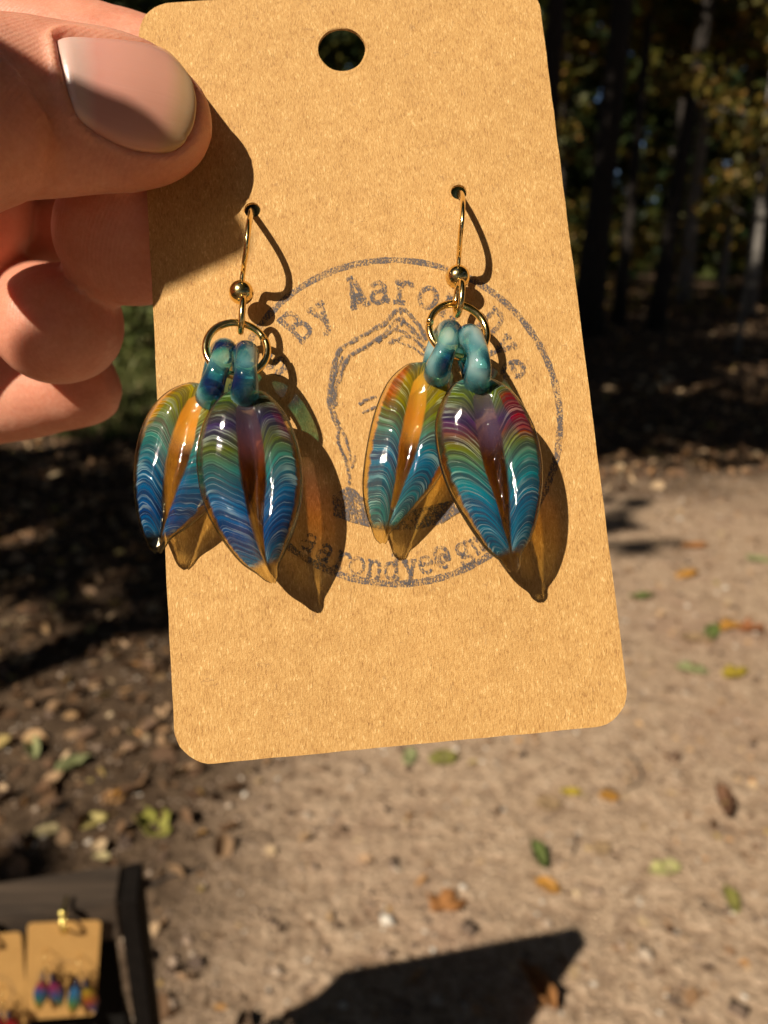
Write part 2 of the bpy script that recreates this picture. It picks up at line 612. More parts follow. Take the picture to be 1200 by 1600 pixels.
def ground_material():
    t = NT('soil_ground')
    c = t.coord()
    n1 = t.noise(c, 1.1, 6, 0.6)
    n2 = t.noise(c, 14, 5, 0.65)
    n3 = t.noise(c, 70, 4, 0.6)
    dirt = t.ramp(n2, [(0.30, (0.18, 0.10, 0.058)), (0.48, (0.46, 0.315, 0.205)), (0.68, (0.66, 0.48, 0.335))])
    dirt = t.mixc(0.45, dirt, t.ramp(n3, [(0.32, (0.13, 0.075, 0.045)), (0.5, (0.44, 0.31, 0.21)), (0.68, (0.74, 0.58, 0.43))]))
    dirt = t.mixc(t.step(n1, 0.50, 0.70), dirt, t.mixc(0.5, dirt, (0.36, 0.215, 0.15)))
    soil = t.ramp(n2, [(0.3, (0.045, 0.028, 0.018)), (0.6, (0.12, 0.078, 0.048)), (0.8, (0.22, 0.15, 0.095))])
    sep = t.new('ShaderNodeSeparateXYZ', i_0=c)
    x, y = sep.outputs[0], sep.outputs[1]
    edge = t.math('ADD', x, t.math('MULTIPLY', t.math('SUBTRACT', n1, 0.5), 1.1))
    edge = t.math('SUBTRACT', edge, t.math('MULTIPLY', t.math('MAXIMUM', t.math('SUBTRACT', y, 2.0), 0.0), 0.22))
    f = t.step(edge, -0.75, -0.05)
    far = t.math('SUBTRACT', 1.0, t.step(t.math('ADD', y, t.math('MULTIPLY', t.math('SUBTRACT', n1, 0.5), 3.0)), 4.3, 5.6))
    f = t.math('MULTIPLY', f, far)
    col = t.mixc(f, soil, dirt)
    h = t.math('ADD', t.math('MULTIPLY', n2, 1.0), t.math('MULTIPLY', n3, 0.5))
    t.P(Base_Color=col, Roughness=0.95, Normal=t.bump(h, 1.0, 0.035))
    t.set(t.p, 'Specular IOR Level', 0.1)
    return t.m


M_KRAFT = kraft_material()
M_INK = ink_material()
M_GOLD = gold_material()
M_SKIN = skin_material()
M_NAIL = nail_material()
M_BARK = bark_material('dark_bark', (0.030, 0.022, 0.017))
M_BARK2 = bark_material('grey_bark', (0.20, 0.18, 0.16))
M_GREEN = foliage_material('green_foliage', [(0.0, (0.018, 0.035, 0.010)), (0.45, (0.035, 0.06, 0.014)), (0.75, (0.08, 0.10, 0.02)), (1.0, (0.16, 0.14, 0.025))])
M_YELLOW = foliage_material('yellow_foliage', [(0.0, (0.06, 0.075, 0.015)), (0.4, (0.16, 0.14, 0.025)), (0.75, (0.30, 0.21, 0.035)), (1.0, (0.34, 0.17, 0.04))])
M_GRASS = foliage_material('grass_blades', [(0.0, (0.09, 0.12, 0.03)), (0.5, (0.20, 0.23, 0.06)), (1.0, (0.36, 0.35, 0.14))])
M_LITTER = foliage_material('leaf_litter_leaves', [(0.0, (0.05, 0.026, 0.014)), (0.35, (0.15, 0.078, 0.038)), (0.62, (0.29, 0.165, 0.082)), (0.80, (0.46, 0.29, 0.16)), (0.89, (0.60, 0.45, 0.27)), (0.95, (0.42, 0.19, 0.05)), (1.0, (0.46, 0.38, 0.14))], 0.2, 0.7)
M_GROUND = ground_material()

# ------------------------------------------------------------------ ground
def build_ground():
    xs = np.concatenate([np.linspace(-90, -6, 22, endpoint=False), np.linspace(-6, 8, 141, endpoint=False), np.linspace(8, 90, 22)])
    ys = np.concatenate([np.linspace(-60, -1, 16, endpoint=False), np.linspace(-1, 12, 131, endpoint=False), np.linspace(12, 120, 40)])
    V = np.array([[x, y, ground_z(x, y)] for y in ys for x in xs])
    nx, ny = len(xs), len(ys)
    i = np.arange((ny - 1) * (nx - 1)); r, c = i // (nx - 1), i % (nx - 1)
    a = r * nx + c
    F = np.stack([a, a + 1, a + nx + 1, a + nx], 1)
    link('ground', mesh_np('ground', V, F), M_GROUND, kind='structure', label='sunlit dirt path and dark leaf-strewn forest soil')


build_ground()
# ------------------------------------------------------------------ trees
def leaf_quads(centres, size, flat=0.35, rng=RNG):
    """one slightly folded diamond per centre"""
    n = len(centres)
    d = rng.normal(size=(n, 3)); d[:, 2] *= 0.6; d /= np.linalg.norm(d, axis=1)[:, None]
    e = rng.normal(size=(n, 3)); e -= (e * d).sum(1)[:, None] * d; e /= np.linalg.norm(e, axis=1)[:, None]
    s = size * rng.uniform(0.6, 1.35, n)[:, None]
    a = centres + d * s; b = centres - d * s
    nrm = np.cross(d, e)
    p = centres + e * s * 0.62 + nrm * s * 0.18; q = centres - e * s * 0.62 + nrm * s * 0.18
    V = np.stack([a, p, b, q], 1).reshape(-1, 3)
    F = np.arange(4 * n).reshape(n, 4)
    return V, F


def clump_points(centres, radii, n, rng=RNG):
    k = rng.integers(0, len(centres), n)
    d = rng.normal(size=(n, 3)); d /= np.linalg.norm(d, axis=1)[:, None]
    r = rng.uniform(0, 1, n) ** 0.45
    c = np.array(centres)[k]; rr = np.array(radii)[k]
    return c + d * (r * rr)[:, None] * np.array([1, 1, 0.65])


def tree(name, label, x, y, h, r, lean=(0, 0), crown=(5, 12, 2.6), leaves=2200, size=0.17, mat=None, bark=None, group=None, limbs=7, cat='tree', seed=0):
    rng = np.random.default_rng(int(1000 + seed * 17 + abs(x) * 31 + abs(y) * 57))
    z0 = ground_z(x, y)
    root = empty(name, loc=(x, y, z0), label=label, cat=cat, group=group)
    n = 12
    path, rad = [], []
    for i in range(n + 1):
        t = i / n
        path.append(Vector((lean[0] * t + 0.10 * r * 6 * math.sin(3 * t + seed), lean[1] * t + 0.5 * r * math.sin(4 * t + seed * 2), -0.15 + (h + 0.15) * t)))
        rad.append(r * (1.35 if i == 0 else (1.08 if i == 1 else 1.0 - 0.75 * t)))
    V, F = tube_geo(path, rad, 12)
    parts = [(V, F)]
    cents, rads = [], []
    cb, ct, cr = crown
    for j in range(limbs):
        t = min(0.97, (cb + (ct - cb) * (j + 0.3) / limbs) / h)
        i0 = min(n - 1, int(t * n))
        base = path[i0].lerp(path[i0 + 1], t * n - i0)
        ang = j * 2.4 + seed
        ln = cr * (0.65 + 0.5 * rng.uniform()) * (1 - 0.4 * j / limbs)
        tip = base + Vector((math.cos(ang) * ln, math.sin(ang) * ln, ln * (0.15 + 0.35 * rng.uniform())))
        mid = base.lerp(tip, 0.5) + Vector((0, 0, -0.06 * ln))
        rr = r * (1.0 - 0.75 * t) * 0.55
        parts.append(tube_geo([base, mid, tip], [rr, rr * 0.65, rr * 0.25], 7))
        for f in (0.5, 0.8, 1.05):
            cents.append(list(base.lerp(tip, f) + Vector((rng.uniform(-.3, .3), rng.uniform(-.3, .3), rng.uniform(-.1, .4)))))
            rads.append(cr * rng.uniform(0.26, 0.5))
    V, F = join_geo(parts)
    link('trunk', mesh_py('trunk', V, F), bark or M_BARK, root)
    if leaves:
        pts = clump_points(cents, rads, leaves, rng)
        V, F = leaf_quads(pts, size, rng=rng)
        link('crown', mesh_np('crown', V, F), mat or M_GREEN, root, smooth=False)
    return root


def tree_px(name, label, px, depth, h, wpx, top_dx=0, **kw):
    """tree whose trunk crosses the photograph's tree line at a pixel"""
    p = at(px, 430, depth)
    return tree(name, label, p.x, p.y, h, wpx / 2 * depth / FPX, **kw)


# trunks that can be told apart beyond the card
tree_px('forest_tree', 'broad dark trunk just beyond the long free edge of the card', 912, 13.5, 14, 44, lean=(0.4, 0), crown=(5.6, 14, 3.0), leaves=2600, seed=1)
tree_px('forest_tree', 'slim dark trunk next to the broad trunk beyond the card', 966, 15.5, 13, 19, lean=(0.35, 0), crown=(5.8, 13, 2.6), leaves=2200, seed=2)
tree_px('forest_tree', 'dark trunk leaning towards the picture edge, with yellow leaves hanging beside it', 1030, 14.5, 13, 25, lean=(1.1, 0), crown=(5.4, 13, 2.8), leaves=2400, mat=M_YELLOW, seed=3)
tree_px('forest_tree', 'short pale trunk at the foot of the leaning dark trunk', 1046, 19, 9, 11, crown=(4.6, 9, 1.8), leaves=900, mat=M_YELLOW, bark=M_BARK2, seed=4)
tree_px('forest_tree', 'thin pale trunk standing alone near the picture edge at the tree line', 1132, 21, 10, 12, crown=(4.8, 10, 2.0), leaves=1200, mat=M_YELLOW, bark=M_BARK2, seed=5)
tree_px('forest_tree', 'pale trunk in the yellow foliage high at the picture edge', 1182, 17, 12, 13, lean=(-0.5, 0), crown=(4.2, 12, 2.4), leaves=1800, mat=M_YELLOW, bark=M_BARK2, seed=6)
tree_px('verge_tree', 'short dark trunk rising from the grass below the little finger', 62, 6.8, 9, 40, lean=(-0.3, 0.3), crown=(4.5, 9, 2.0), leaves=1500, seed=7)
tree_px('yellow_sapling', 'sunlit yellow-green leafy sapling high at the picture edge in front of the wood', 1165, 11.5, 5.2, 9, crown=(1.9, 5.0, 1.25), leaves=1500, size=0.075, mat=M_YELLOW, bark=M_BARK2, seed=8)
# more of the wood, nothing tells one from another
FAR = [(-14, 24, 15), (-10.5, 29, 16), (-7.5, 22, 14), (-5, 31, 16), (-2.2, 21, 14), (0.5, 27, 15), (2.8, 20, 13), (5.2, 25, 15), (6.6, 31, 16), (8.0, 21, 13), (9.6, 27, 15), (11.5, 22, 14),
       (13.5, 29, 16), (16.5, 24, 15), (-12, 17, 14), (15, 17, 14), (4.4, 35, 16), (12.4, 36, 16), (19, 31, 16)]
for i, (x, y, h) in enumerate(FAR):
    tree('forest_tree', 'thin trunk lost in the dark wood beyond the path', x, y, h, RNG.uniform(0.10, 0.22), lean=(RNG.uniform(-.6, .6), 0), crown=(h * 0.36, h, 2.9), leaves=1900, size=0.19,
         mat=M_YELLOW if i % 3 == 0 else M_GREEN, bark=M_BARK2 if i % 4 == 1 else M_BARK, group='thin trunks deep in the wood', seed=20 + i)
# trees beside the path on the sun's side; they throw the shade that lies on the ground and the wood
SHADE = [(-4.0, 6.2, 12, (5.6, 12, 2.6), 3400), (-3.9, 2.6, 12, (5.8, 12, 2.6), 3000), (-7.4, -3.3, 10, (5.5, 10, 2.0), 1500), (-5.7, -0.4, 11, (6.0, 11, 2.4), 2000), (-3.7, 4.6, 14, (6.5, 14, 3.7), 4400), (-5.2, 2.2, 15, (8.5, 15, 3.4), 3000), (-9.4, 8.4, 15, (6.5, 15, 3.0), 2800), (-10.5, 4.0, 17, (7.5, 17, 3.3), 2800),
         (-10.0, 9.5, 15, (5.5, 15, 3.0), 2600), (-1.6, 9.6, 13, (5.6, 13, 2.7), 2500), (-4.4, 13.5, 14, (5.2, 14, 2.8), 2500), (2.2, 12.2, 14, (6.2, 14, 2.8), 2500), (-17, 2.0, 18, (9, 18, 3.4), 2600), (-14, 12, 16, (5, 16, 3.2), 2600), (-4.0, -0.9, 9.5, (6.5, 9.5, 1.3), 420)]
for i, (x, y, h, cr, nl) in enumerate(SHADE):
    tree('path_side_tree', 'tall leafy tree beside the path whose shade falls on the wood', x, y, h, 0.17, lean=(RNG.uniform(-.4, .4), 0), crown=cr, leaves=nl, size=0.16,
         group='trees shading the path side', seed=60 + i)


# unseen trees added beside and behind the viewer to cut the sky light
AROUND = [(2.3, -2.7, 12), (3.2, 0.6, 12), (-3.3, 1.4, 12), (4.9, 0.2, 13), (6.0, 4.6, 14), (5.0, -3.6, 14), (1.8, -6.0, 13), (8.5, 1.5, 15), (7.6, -6.0, 15), (3.5, -9.5, 15), (9.5, 7.2, 15), (-1.6, -11.5, 14), (12, -1.5, 16), (-17, -7, 16), (-15, -14, 16)]
for i, (x, y, h) in enumerate(AROUND):
    tree('path_side_tree', 'tall leafy tree added out of view round the clearing to block sky light', x, y, h, 0.18, crown=(4.2 if i == 2 else 3.2, h, 2.6 if i < 3 else 3.0), leaves=3600 if i < 3 else 2600, size=0.18, group='added unseen trees round the clearing', seed=90 + i)


def far_wood():
    rng = np.random.default_rng(5)
    n = 110000
    ang = np.where(rng.uniform(size=n) < 0.5, rng.uniform(-0.8, 0.8, n), rng.uniform(-math.pi, math.pi, n))
    rad = rng.uniform(34, 58, n)
    x = np.sin(ang) * rad; y = np.cos(ang) * rad
    z = rng.uniform(0, 1, n) ** 1.15 * 24
    V, F = leaf_quads(np.stack([x, y, z + 1.0], 1), 0.46, rng=rng)
    link('far_wood', mesh_np('far_wood', V, F), M_GREEN, smooth=False, kind='stuff', label='distant mass of dark autumn foliage closing the wood', cat='wood')


far_wood()


def undergrowth():
    rng = np.random.default_rng(8)
    cents, rads = [], []
    for _ in range(190):
        x = rng.uniform(-16, 24); y = rng.uniform(16, 32)
        cents.append([x, y, ground_z(x, y) + 0.2 + 5.5 * rng.uniform() ** 1.6]); rads.append(rng.uniform(0.4, 1.2))
    V, F = leaf_quads(clump_points(cents, rads, 24000, rng), 0.085, rng=rng)
    link('undergrowth', mesh_np('undergrowth', V, F), M_YELLOW, smooth=False, kind='stuff', label='low yellowing brush between the trunks at the wood edge', cat='brush')
    cents, rads = [], []
    for _ in range(46):
        x = rng.uniform(-7.5, -2.6); y = rng.uniform(8.5, 13)
        cents.append([x, y, ground_z(x, y) + rng.uniform(0.1, 1.6)]); rads.append(rng.uniform(0.3, 0.8))
    V, F = leaf_quads(clump_points(cents, rads, 9000, rng), 0.055, rng=rng)
    link('verge_brush', mesh_np('verge_brush', V, F), M_GRASS, smooth=False, kind='stuff', label='sunlit green brush on the verge behind the fingers', cat='brush')


undergrowth()


def grass():
    rng = np.random.default_rng(9)
    n = 14000
    x = rng.uniform(-6.5, -1.9, n); y = rng.uniform(6.3, 11.5, n)
    keep = (x < -1.5 - 0.12 * (y - 6)) & (rng.uniform(size=n) < 0.9)
    x, y = x[keep], y[keep]; n = len(x)
    z = np.array([ground_z(a, b) for a, b in zip(x, y)])
    h = rng.uniform(0.05, 0.20, n); w = rng.uniform(0.006, 0.014, n)
    th = rng.uniform(0, 6.28, n); lean = rng.normal(size=(n, 2)) * 0.05
    base = np.stack([x, y, z], 1)
    s = np.stack([np.cos(th) * w, np.sin(th) * w, 0 * w], 1)
    top = base + np.stack([lean[:, 0], lean[:, 1], h], 1)
    V = np.stack([base - s, base + s, top + s * 0.2, top - s * 0.2], 1).reshape(-1, 3)
    link('grass', mesh_np('grass', V, np.arange(4 * n).reshape(n, 4)), M_GRASS, smooth=False, kind='stuff', label='sunlit rough grass on the verge', cat='grass')


grass()


# made-up sapling behind the viewer; its branch is added to shade the thumb
def sapling():
    bx_, by_ = -0.80, -1.45
    root = empty('added_sapling', loc=(bx_, by_, ground_z(bx_, by_)), label='bare sapling added unseen behind the viewer, its branch put there to shade the lower thumb', cat='sapling')
    V, F = tube_geo([(0, 0, -0.1), (0.02, 0.01, 0.6), (0.0, 0.03, 1.2), (0.05, 0.05, 1.62)], [0.022, 0.018, 0.013, 0.009], 10)
    link('trunk', mesh_py('trunk', V, F), M_BARK, root)
    qs = []
    for px, py, z in ((-420, 262, 20), (-200, 258, 17), (-40, 250, 13), (130, 247, 10), (272, 258, 8)):
        qs.append(CARD @ cl(px, py, z) - TRAVEL * 0.17)  # added branch, set towards the sun so its shadow crosses the thumb
    d = (qs[0] - qs[1]).normalized()
    start = Vector((bx_ + 0.03, by_ + 0.04, ground_z(bx_, by_) + 1.45))
    e1 = qs[0] + d * 0.06 + Vector((-0.02, -0.12, 0.0))
    pts = [start, start.lerp(e1, 0.35) + Vector((0, 0, 0.02)), start.lerp(e1, 0.7) + Vector((0, 0, 0.02)), e1, qs[0] + d * 0.03] + qs
    n = len(pts)
    V, F = tube_geo([p - root.location for p in pts], [0.010, 0.009, 0.008, 0.007, 0.0062, 0.0058, 0.0055, 0.0053, 0.0050, 0.0030], 10)
    link('branch', mesh_py('branch', V, F), M_BARK, root)


sapling()

# ------------------------------------------------------------------ leaf litter and single fallen leaves
def litter():
    rng = np.random.default_rng(3)
    P = []
    def add(n, x0, x1, y0, y1, s0, s1, edge=None):
        x = rng.uniform(x0, x1, n); y = rng.uniform(y0, y1, n)
        if edge is not None:
            k = x < edge(y) + rng.normal(size=n) * 0.25
            x, y = x[k], y[k]
        P.append(np.stack([x, y, rng.uniform(s0, s1, len(x))], 1))
    add(6500, -3.4, 0.4, 0.9, 5.5, 0.014, 0.038, lambda y: -0.55 + 0.14 * (y - 1.5))
    add(9000, -5, 6, 4.0, 9.5, 0.022, 0.055, lambda y: -1.0 + 2.6 * (y - 4.0))
    add(5000, -9, 12, 8.5, 20, 0.035, 0.075)
    add(500, -0.6, 4.0, 1.0, 5.5, 0.010, 0.024)
    add(2600, -0.9, 3.5, 1.0, 5.0, 0.005, 0.016)
    A = np.concatenate(P)
    n = len(A)
    z = np.array([ground_z(a, b) for a, b in A[:, :2]])
    c = np.stack([A[:, 0], A[:, 1], z + A[:, 2] * rng.uniform(0.08, 0.5, n)], 1)
    d = rng.normal(size=(n, 3)); d[:, 2] *= 0.42; d /= np.linalg.norm(d, axis=1)[:, None]
    e = rng.normal(size=(n, 3)); e[:, 2] *= 0.35; e -= (e * d).sum(1)[:, None] * d; e /= np.linalg.norm(e, axis=1)[:, None]
    nr = np.cross(d, e); nr *= np.sign(nr[:, 2:3])
    s = A[:, 2:3]; w = s * rng.uniform(0.25, 0.8, (n, 1)); curl = s * rng.uniform(-0.2, 0.7, (n, 1))
    pts = [c + d * s + nr * curl * 0.6, c + d * s * 0.35 + e * w + nr * curl, c - d * s * 0.45 + e * w * 0.9 + nr * curl, c - d * s, c - d * s * 0.45 - e * w * 0.9 + nr * curl, c + d * s * 0.35 - e * w + nr * curl]
    V = np.stack(pts, 1).reshape(-1, 3)
    b = np.arange(n)[:, None] * 6
    F = np.concatenate([b + np.array([0, 1, 2, 3]), b + np.array([0, 3, 4, 5])], 0)
    link('leaf_litter', mesh_np('leaf_litter', V, F), M_LITTER, smooth=False, kind='stuff', label='brown dry leaf litter along the path side and under the trees', cat='leaf litter')
    # crumbs, pebbles and bark bits trodden into the path
    n = 9000
    x = rng.uniform(-1.2, 3.2, n); y = 1.0 + 4.6 * rng.uniform(size=n) ** 1.4
    z = np.array([ground_z(a, b) for a, b in zip(x, y)])
    s = rng.uniform(0.003, 0.009, n) * (1 + (rng.uniform(size=n) < 0.08) * 1.6)
    oct_ = np.array([[1, 0, 0], [0, 1, 0], [-1, 0, 0], [0, -1, 0], [0, 0, 1], [0, 0, -1]], float)
    th = rng.uniform(0, 6.28, n); ca, sa = np.cos(th), np.sin(th)
    V = oct_[None] * s[:, None, None] * rng.uniform(0.5, 1.3, (n, 1, 3)) * np.array([1, 1, 0.5])
    V = np.stack([V[..., 0] * ca[:, None] - V[..., 1] * sa[:, None], V[..., 0] * sa[:, None] + V[..., 1] * ca[:, None], V[..., 2]], -1)
    V += np.stack([x, y, z + s * 0.2], 1)[:, None]
    fc = np.array([[0, 1, 4], [1, 2, 4], [2, 3, 4], [3, 0, 4], [1, 0, 5], [2, 1, 5], [3, 2, 5], [0, 3, 5]])
    F = (np.arange(n)[:, None, None] * 6 + fc[None]).reshape(-1, 3)
    t = NT('path_grit')
    g = t.new('ShaderNodeNewGeometry')
    t.P(Base_Color=t.ramp(g.outputs['Random Per Island'], [(0, (0.10, 0.065, 0.045)), (0.5, (0.30, 0.21, 0.15)), (0.85, (0.42, 0.33, 0.25)), (1.0, (0.60, 0.55, 0.48))]), Roughness=0.9)
    link('path_grit', mesh_np('path_grit', V.reshape(-1, 3), F), t.m, smooth=False, kind='stuff', label='small stones and crumbs of bark on the dirt path', cat='grit')


litter()

LEAFMAT = {}


def leaf_mat(col):
    k = tuple(col)
    if k not in LEAFMAT:
        t = NT('fallen_leaf_%d' % len(LEAFMAT))
        c = t.coord(scale=(1, 1, 1))
        n = t.noise(c, 70, 4)
        d = tuple(x * 0.42 + y for x, y in zip(col, (0.03, 0.015, 0.008)))
        cc = t.ramp(n, [(0.3, d), (0.60, tuple(x * 0.88 for x in col)), (0.8, tuple(min(1, x * 1.25) for x in col))])
        tl = t.new('ShaderNodeBsdfTranslucent', i_Color=cc)
        t.P(Base_Color=cc, Roughness=0.6, Normal=t.bump(n, 0.5, 0.002))
        LEAFMAT[k] = t.surf(t.mixs(0.25, t.p.outputs[0], tl.outputs[0]))
    return LEAFMAT[k]


def fallen_leaf(label, px, py, wpx, hpx, rot, col, kind='oval', curl=0.25):
    p = on_ground(px, py, 0.006)
    depth = (p - CAM).dot(CF)
    el = abs(ray(px, py).normalized().z)
    L = max(wpx, hpx / max(0.35, el)) * depth / FPX / 2
    Wd = min(wpx, hpx / max(0.35, el)) * depth / FPX / 2
    rng = random.Random(int(px * 7 + py))
    n, rings = 26, 5
    V = [(0, 0, 0)]; F = []
    for r in range(1, rings + 1):
        f = r / rings
        for k in range(n):
            a = 2 * math.pi * k / n
            if kind == 'lobed':
                e = 0.85 + 0.13 * math.cos(5 * a + 0.3) + 0.06 * math.cos(8 * a + px) + 0.04 * math.cos(13 * a)
            else:
                e = (0.80 + 0.20 * abs(math.cos(a)) ** 2) * (1 + 0.05 * math.cos(9 * a + px))
            x, y = math.cos(a) * e * f * L, math.sin(a) * e * f * Wd
            z = curl * L * ((y / Wd) ** 2 * 1.2 + 0.5 * (x / L) ** 2) + 0.22 * L * mnoise.noise(Vector((x / L * 1.7 + px, y / L * 1.7, py)))
            V.append((x, y, z))
    for k in range(n):
        F.append((0, 1 + k, 1 + (k + 1) % n))
    for r in range(rings - 1):
        for k in range(n):
            a, b = 1 + r * n + k, 1 + r * n + (k + 1) % n
            F.append((a, a + n, b + n, b))
    root = empty('fallen_leaf', loc=(p.x, p.y, ground_z(p.x, p.y) + 0.004), label=label, cat='leaf', group='single leaves fallen on the path')
    root.rotation_euler = (rng.uniform(-.12, .12), rng.uniform(-.12, .12), math.radians(rot))
    m = leaf_mat(col)
    bl = link('blade', mesh_py('blade', V, F), m, root)
    sol = bl.modifiers.new('thickness', 'SOLIDIFY'); sol.thickness = 0.0006
    V, F = tube_geo([(L * 0.9, 0, curl * L * 0.2), (L * 1.25, 0.05 * L, curl * L * 0.35), (L * 1.5, 0.12 * L, curl * L * 0.2)], [0.0009, 0.0007, 0.0006], 6)
    link('stalk', mesh_py('stalk', V, F), m, root)
    return root


YEL, PYEL, GRN, PGRN, ORG, DORG, BRN, TAN, OLV = (0.62, 0.46, 0.05), (0.58, 0.54, 0.22), (0.15, 0.20, 0.05), (0.36, 0.38, 0.17), (0.62, 0.30, 0.05), (0.50, 0.22, 0.07), (0.26, 0.13, 0.07), (0.46, 0.31, 0.17), (0.30, 0.28, 0.07)
for args in [
    ('pale yellow round leaf with a dark stalk, alone on the bare sunlit path', 1040, 1357, 40, 34, 200, PYEL),
    ('dark green curled leaf standing just above a small orange leaf', 840, 1340, 26, 38, 95, GRN, 'oval', 0.7),
    ('small bright orange leaf just below the green curled leaf', 856, 1383, 40, 22, 150, ORG),
    ('largest brown-orange leaf on the bare path, above the dark shadow', 697, 1414, 66, 42, 10, DORG, 'lobed', 0.35),
    ('long curled orange-brown leaf lying across the edge of the dark shadow', 838, 1548, 38, 76, 110, DORG, 'oval', 0.7),
    ('olive and yellow leaf near the picture edge, level with the brown-orange one', 1143, 1408, 26, 36, 80, OLV, 'oval', 0.5),
    ('tall curled brown leaf standing on edge with a black shadow beside it', 1132, 1265, 28, 50, 75, BRN, 'oval', 0.9),
    ('yellow-orange leaf beside the thin dark root on the path', 952, 1244, 34, 20, 20, ORG),
    ('tiny yellow leaf between the tan leaf and the dark root', 892, 1237, 26, 18, 0, YEL),
    ('flat tan leaf below the free corner of the card', 857, 1256, 42, 24, 10, TAN),
    ('pinkish tan leaf close below the pale green leaf', 940, 1325, 30, 20, 35, TAN),
    ('bright yellow round leaf beside the free lower corner of the card', 1148, 1052, 34, 28, 40, YEL),
    ('pale green-yellow leaf just before the bright yellow round leaf', 1082, 1046, 38, 22, 170, PGRN),
    ('small green leaf close to the long free edge of the card', 1003, 932, 24, 18, 20, GRN),
    ('green leaf touching a pinkish one above the pale green-yellow leaf', 1112, 988, 26, 22, 60, GRN),
    ('pale pinkish leaf touching the green leaf above the pale green-yellow one', 1090, 998, 36, 24, 0, TAN),
    ('flat orange leaf between the green leaf and the red-orange leaf', 1137, 979, 30, 18, 15, ORG),
    ('ragged red-orange leaf at the picture edge', 1174, 984, 34, 18, 160, (0.36, 0.13, 0.04), 'lobed', 0.5),
    ('brown-orange leaf farthest along the path, in the stripe of shade', 1085, 853, 32, 14, 0, DORG),
    ('orange leaf just below the farthest brown-orange one', 1074, 898, 28, 16, 30, ORG),
    ('pale yellow-green leaf high on the path at the picture edge', 1185, 875, 24, 14, 0, PGRN),
    ('yellow-green leaf under the lower edge of the card', 693, 1185, 44, 26, 10, OLV),
    ('pale olive leaf half hidden under the lower edge of the card', 640, 1183, 26, 24, 80, PGRN),
    ('large yellow-green lobed leaf beside the corner of the display stand', 240, 1290, 58, 52, 120, (0.42, 0.40, 0.08), 'lobed', 0.4),
    ('pale cream oval leaf among dry litter above the wooden rail', 75, 1297, 30, 22, 15, (0.62, 0.50, 0.26)),
    ('long yellow leaf pointing at the orange leaf above the wooden rail', 145, 1283, 44, 22, 35, (0.52, 0.42, 0.14)),
    ('vivid orange leaf in the dry litter above the wooden rail', 185, 1243, 26, 22, 60, (0.62, 0.28, 0.03)),
    ('green leaf standing over a black hollow in the litter', 52, 1170, 26, 30, 120, PGRN, 'oval', 0.5),
    ('curved pale green leaf in the shaded litter', 116, 1198, 30, 32, 50, PGRN, 'oval', 0.6),
    ('small cream leaf resting against the wooden rail', 159, 1338, 22, 18, 0, (0.60, 0.50, 0.26)),
]:
    fallen_leaf(*args)


def twig(label, pts, r):
    w = [on_ground(x, y, 0.004) for x, y in pts]
    o = w[0].copy()
    path = catmull([tuple(p - o) for p in w], 5)
    V, F = tube_geo(path, [r * (1 - 0.5 * i / len(path)) for i in range(len(path))], 7)
    root = link('twig', mesh_py('twig', V, F), M_BARK, label=label, cat='twig', group='twigs and roots on the path')
    root.location = o


twig('thin dark root curving down the path from the card corner', [(985, 1178), (1000, 1200), (1000, 1222), (975, 1235)], 0.003)
twig('short dark stick beside the corner of the display stand', [(238, 1385), (262, 1370), (300, 1362), (320, 1352)], 0.005)
twig('thin stick standing upright in the path near the green curled leaf', [(895, 1335), (900, 1318), (897, 1300)], 0.003)
twig('grey branch lying in the dry litter above the wooden rail', [(40, 1310), (70, 1285), (100, 1262), (120, 1245)], 0.006)
twig('thin twig crossing the path near the picture edge', [(1095, 1408), (1125, 1425), (1150, 1436)], 0.003)

# ------------------------------------------------------------------ the earring card
CARD_ROOT = None


def rounded_rect(w, h, r, n=9):
    pts = []
    for cx, cyy, a0 in ((w / 2 - r, h / 2 - r, 0), (-w / 2 + r, h / 2 - r, 90), (-w / 2 + r, -h / 2 + r, 180), (w / 2 - r, -h / 2 + r, 270)):
        for i in range(n + 1):
            a = math.radians(a0 + 90 * i / n)
            pts.append((cx + r * math.cos(a), cyy + r * math.sin(a)))
    return pts


def card_mesh(name, w, h, r, t, holes, jitter=0.0):
    bm = bmesh.new()
    loops = [rounded_rect(w, h, r)]
    # long edges get a few extra points so that they are not ruler-straight
    dense = []
    base = loops[0]
    for i, p in enumerate(base):
        q = base[(i + 1) % len(base)]
        L = math.hypot(q[0] - p[0], q[1] - p[1])
        k = max(1, int(L / 0.002))
        for j in range(k):
            x = p[0] + (q[0] - p[0]) * j / k; y = p[1] + (q[1] - p[1]) * j / k
            dense.append((x + random.uniform(-jitter, jitter), y + random.uniform(-jitter, jitter)))
    loops = [dense]
    for (hx, hy, hr) in holes:
        loops.append([(hx + hr * math.cos(2 * math.pi * k / 40), hy + hr * math.sin(2 * math.pi * k / 40)) for k in range(40)])
    rims = []
    for lp in loops:
        vs_ = [bm.verts.new((x, y, 0)) for x, y in lp]
        es = [bm.edges.new((vs_[i], vs_[(i + 1) % len(vs_)])) for i in range(len(vs_))]
        rims.append(vs_)
    bmesh.ops.triangle_fill(bm, use_beauty=True, use_dissolve=False, edges=bm.edges[:])
    for f in bm.faces:
        f.normal_update()
        if f.normal.z < 0: f.normal_flip()
    top = bm.faces[:]
    mp = {}
    for v in list(bm.verts):
        mp[v] = bm.verts.new((v.co.x, v.co.y, -t))
    for f in top:
        bm.faces.new([mp[v] for v in reversed(f.verts)])
    for vs_ in rims:
        for i in range(len(vs_)):
            a, b = vs_[i], vs_[(i + 1) % len(vs_)]
            bm.faces.new((a, b, mp[b], mp[a]))
    bmesh.ops.recalc_face_normals(bm, faces=bm.faces)
    me = bpy.data.meshes.new(name)
    bm.to_mesh(me); bm.free()
    return me


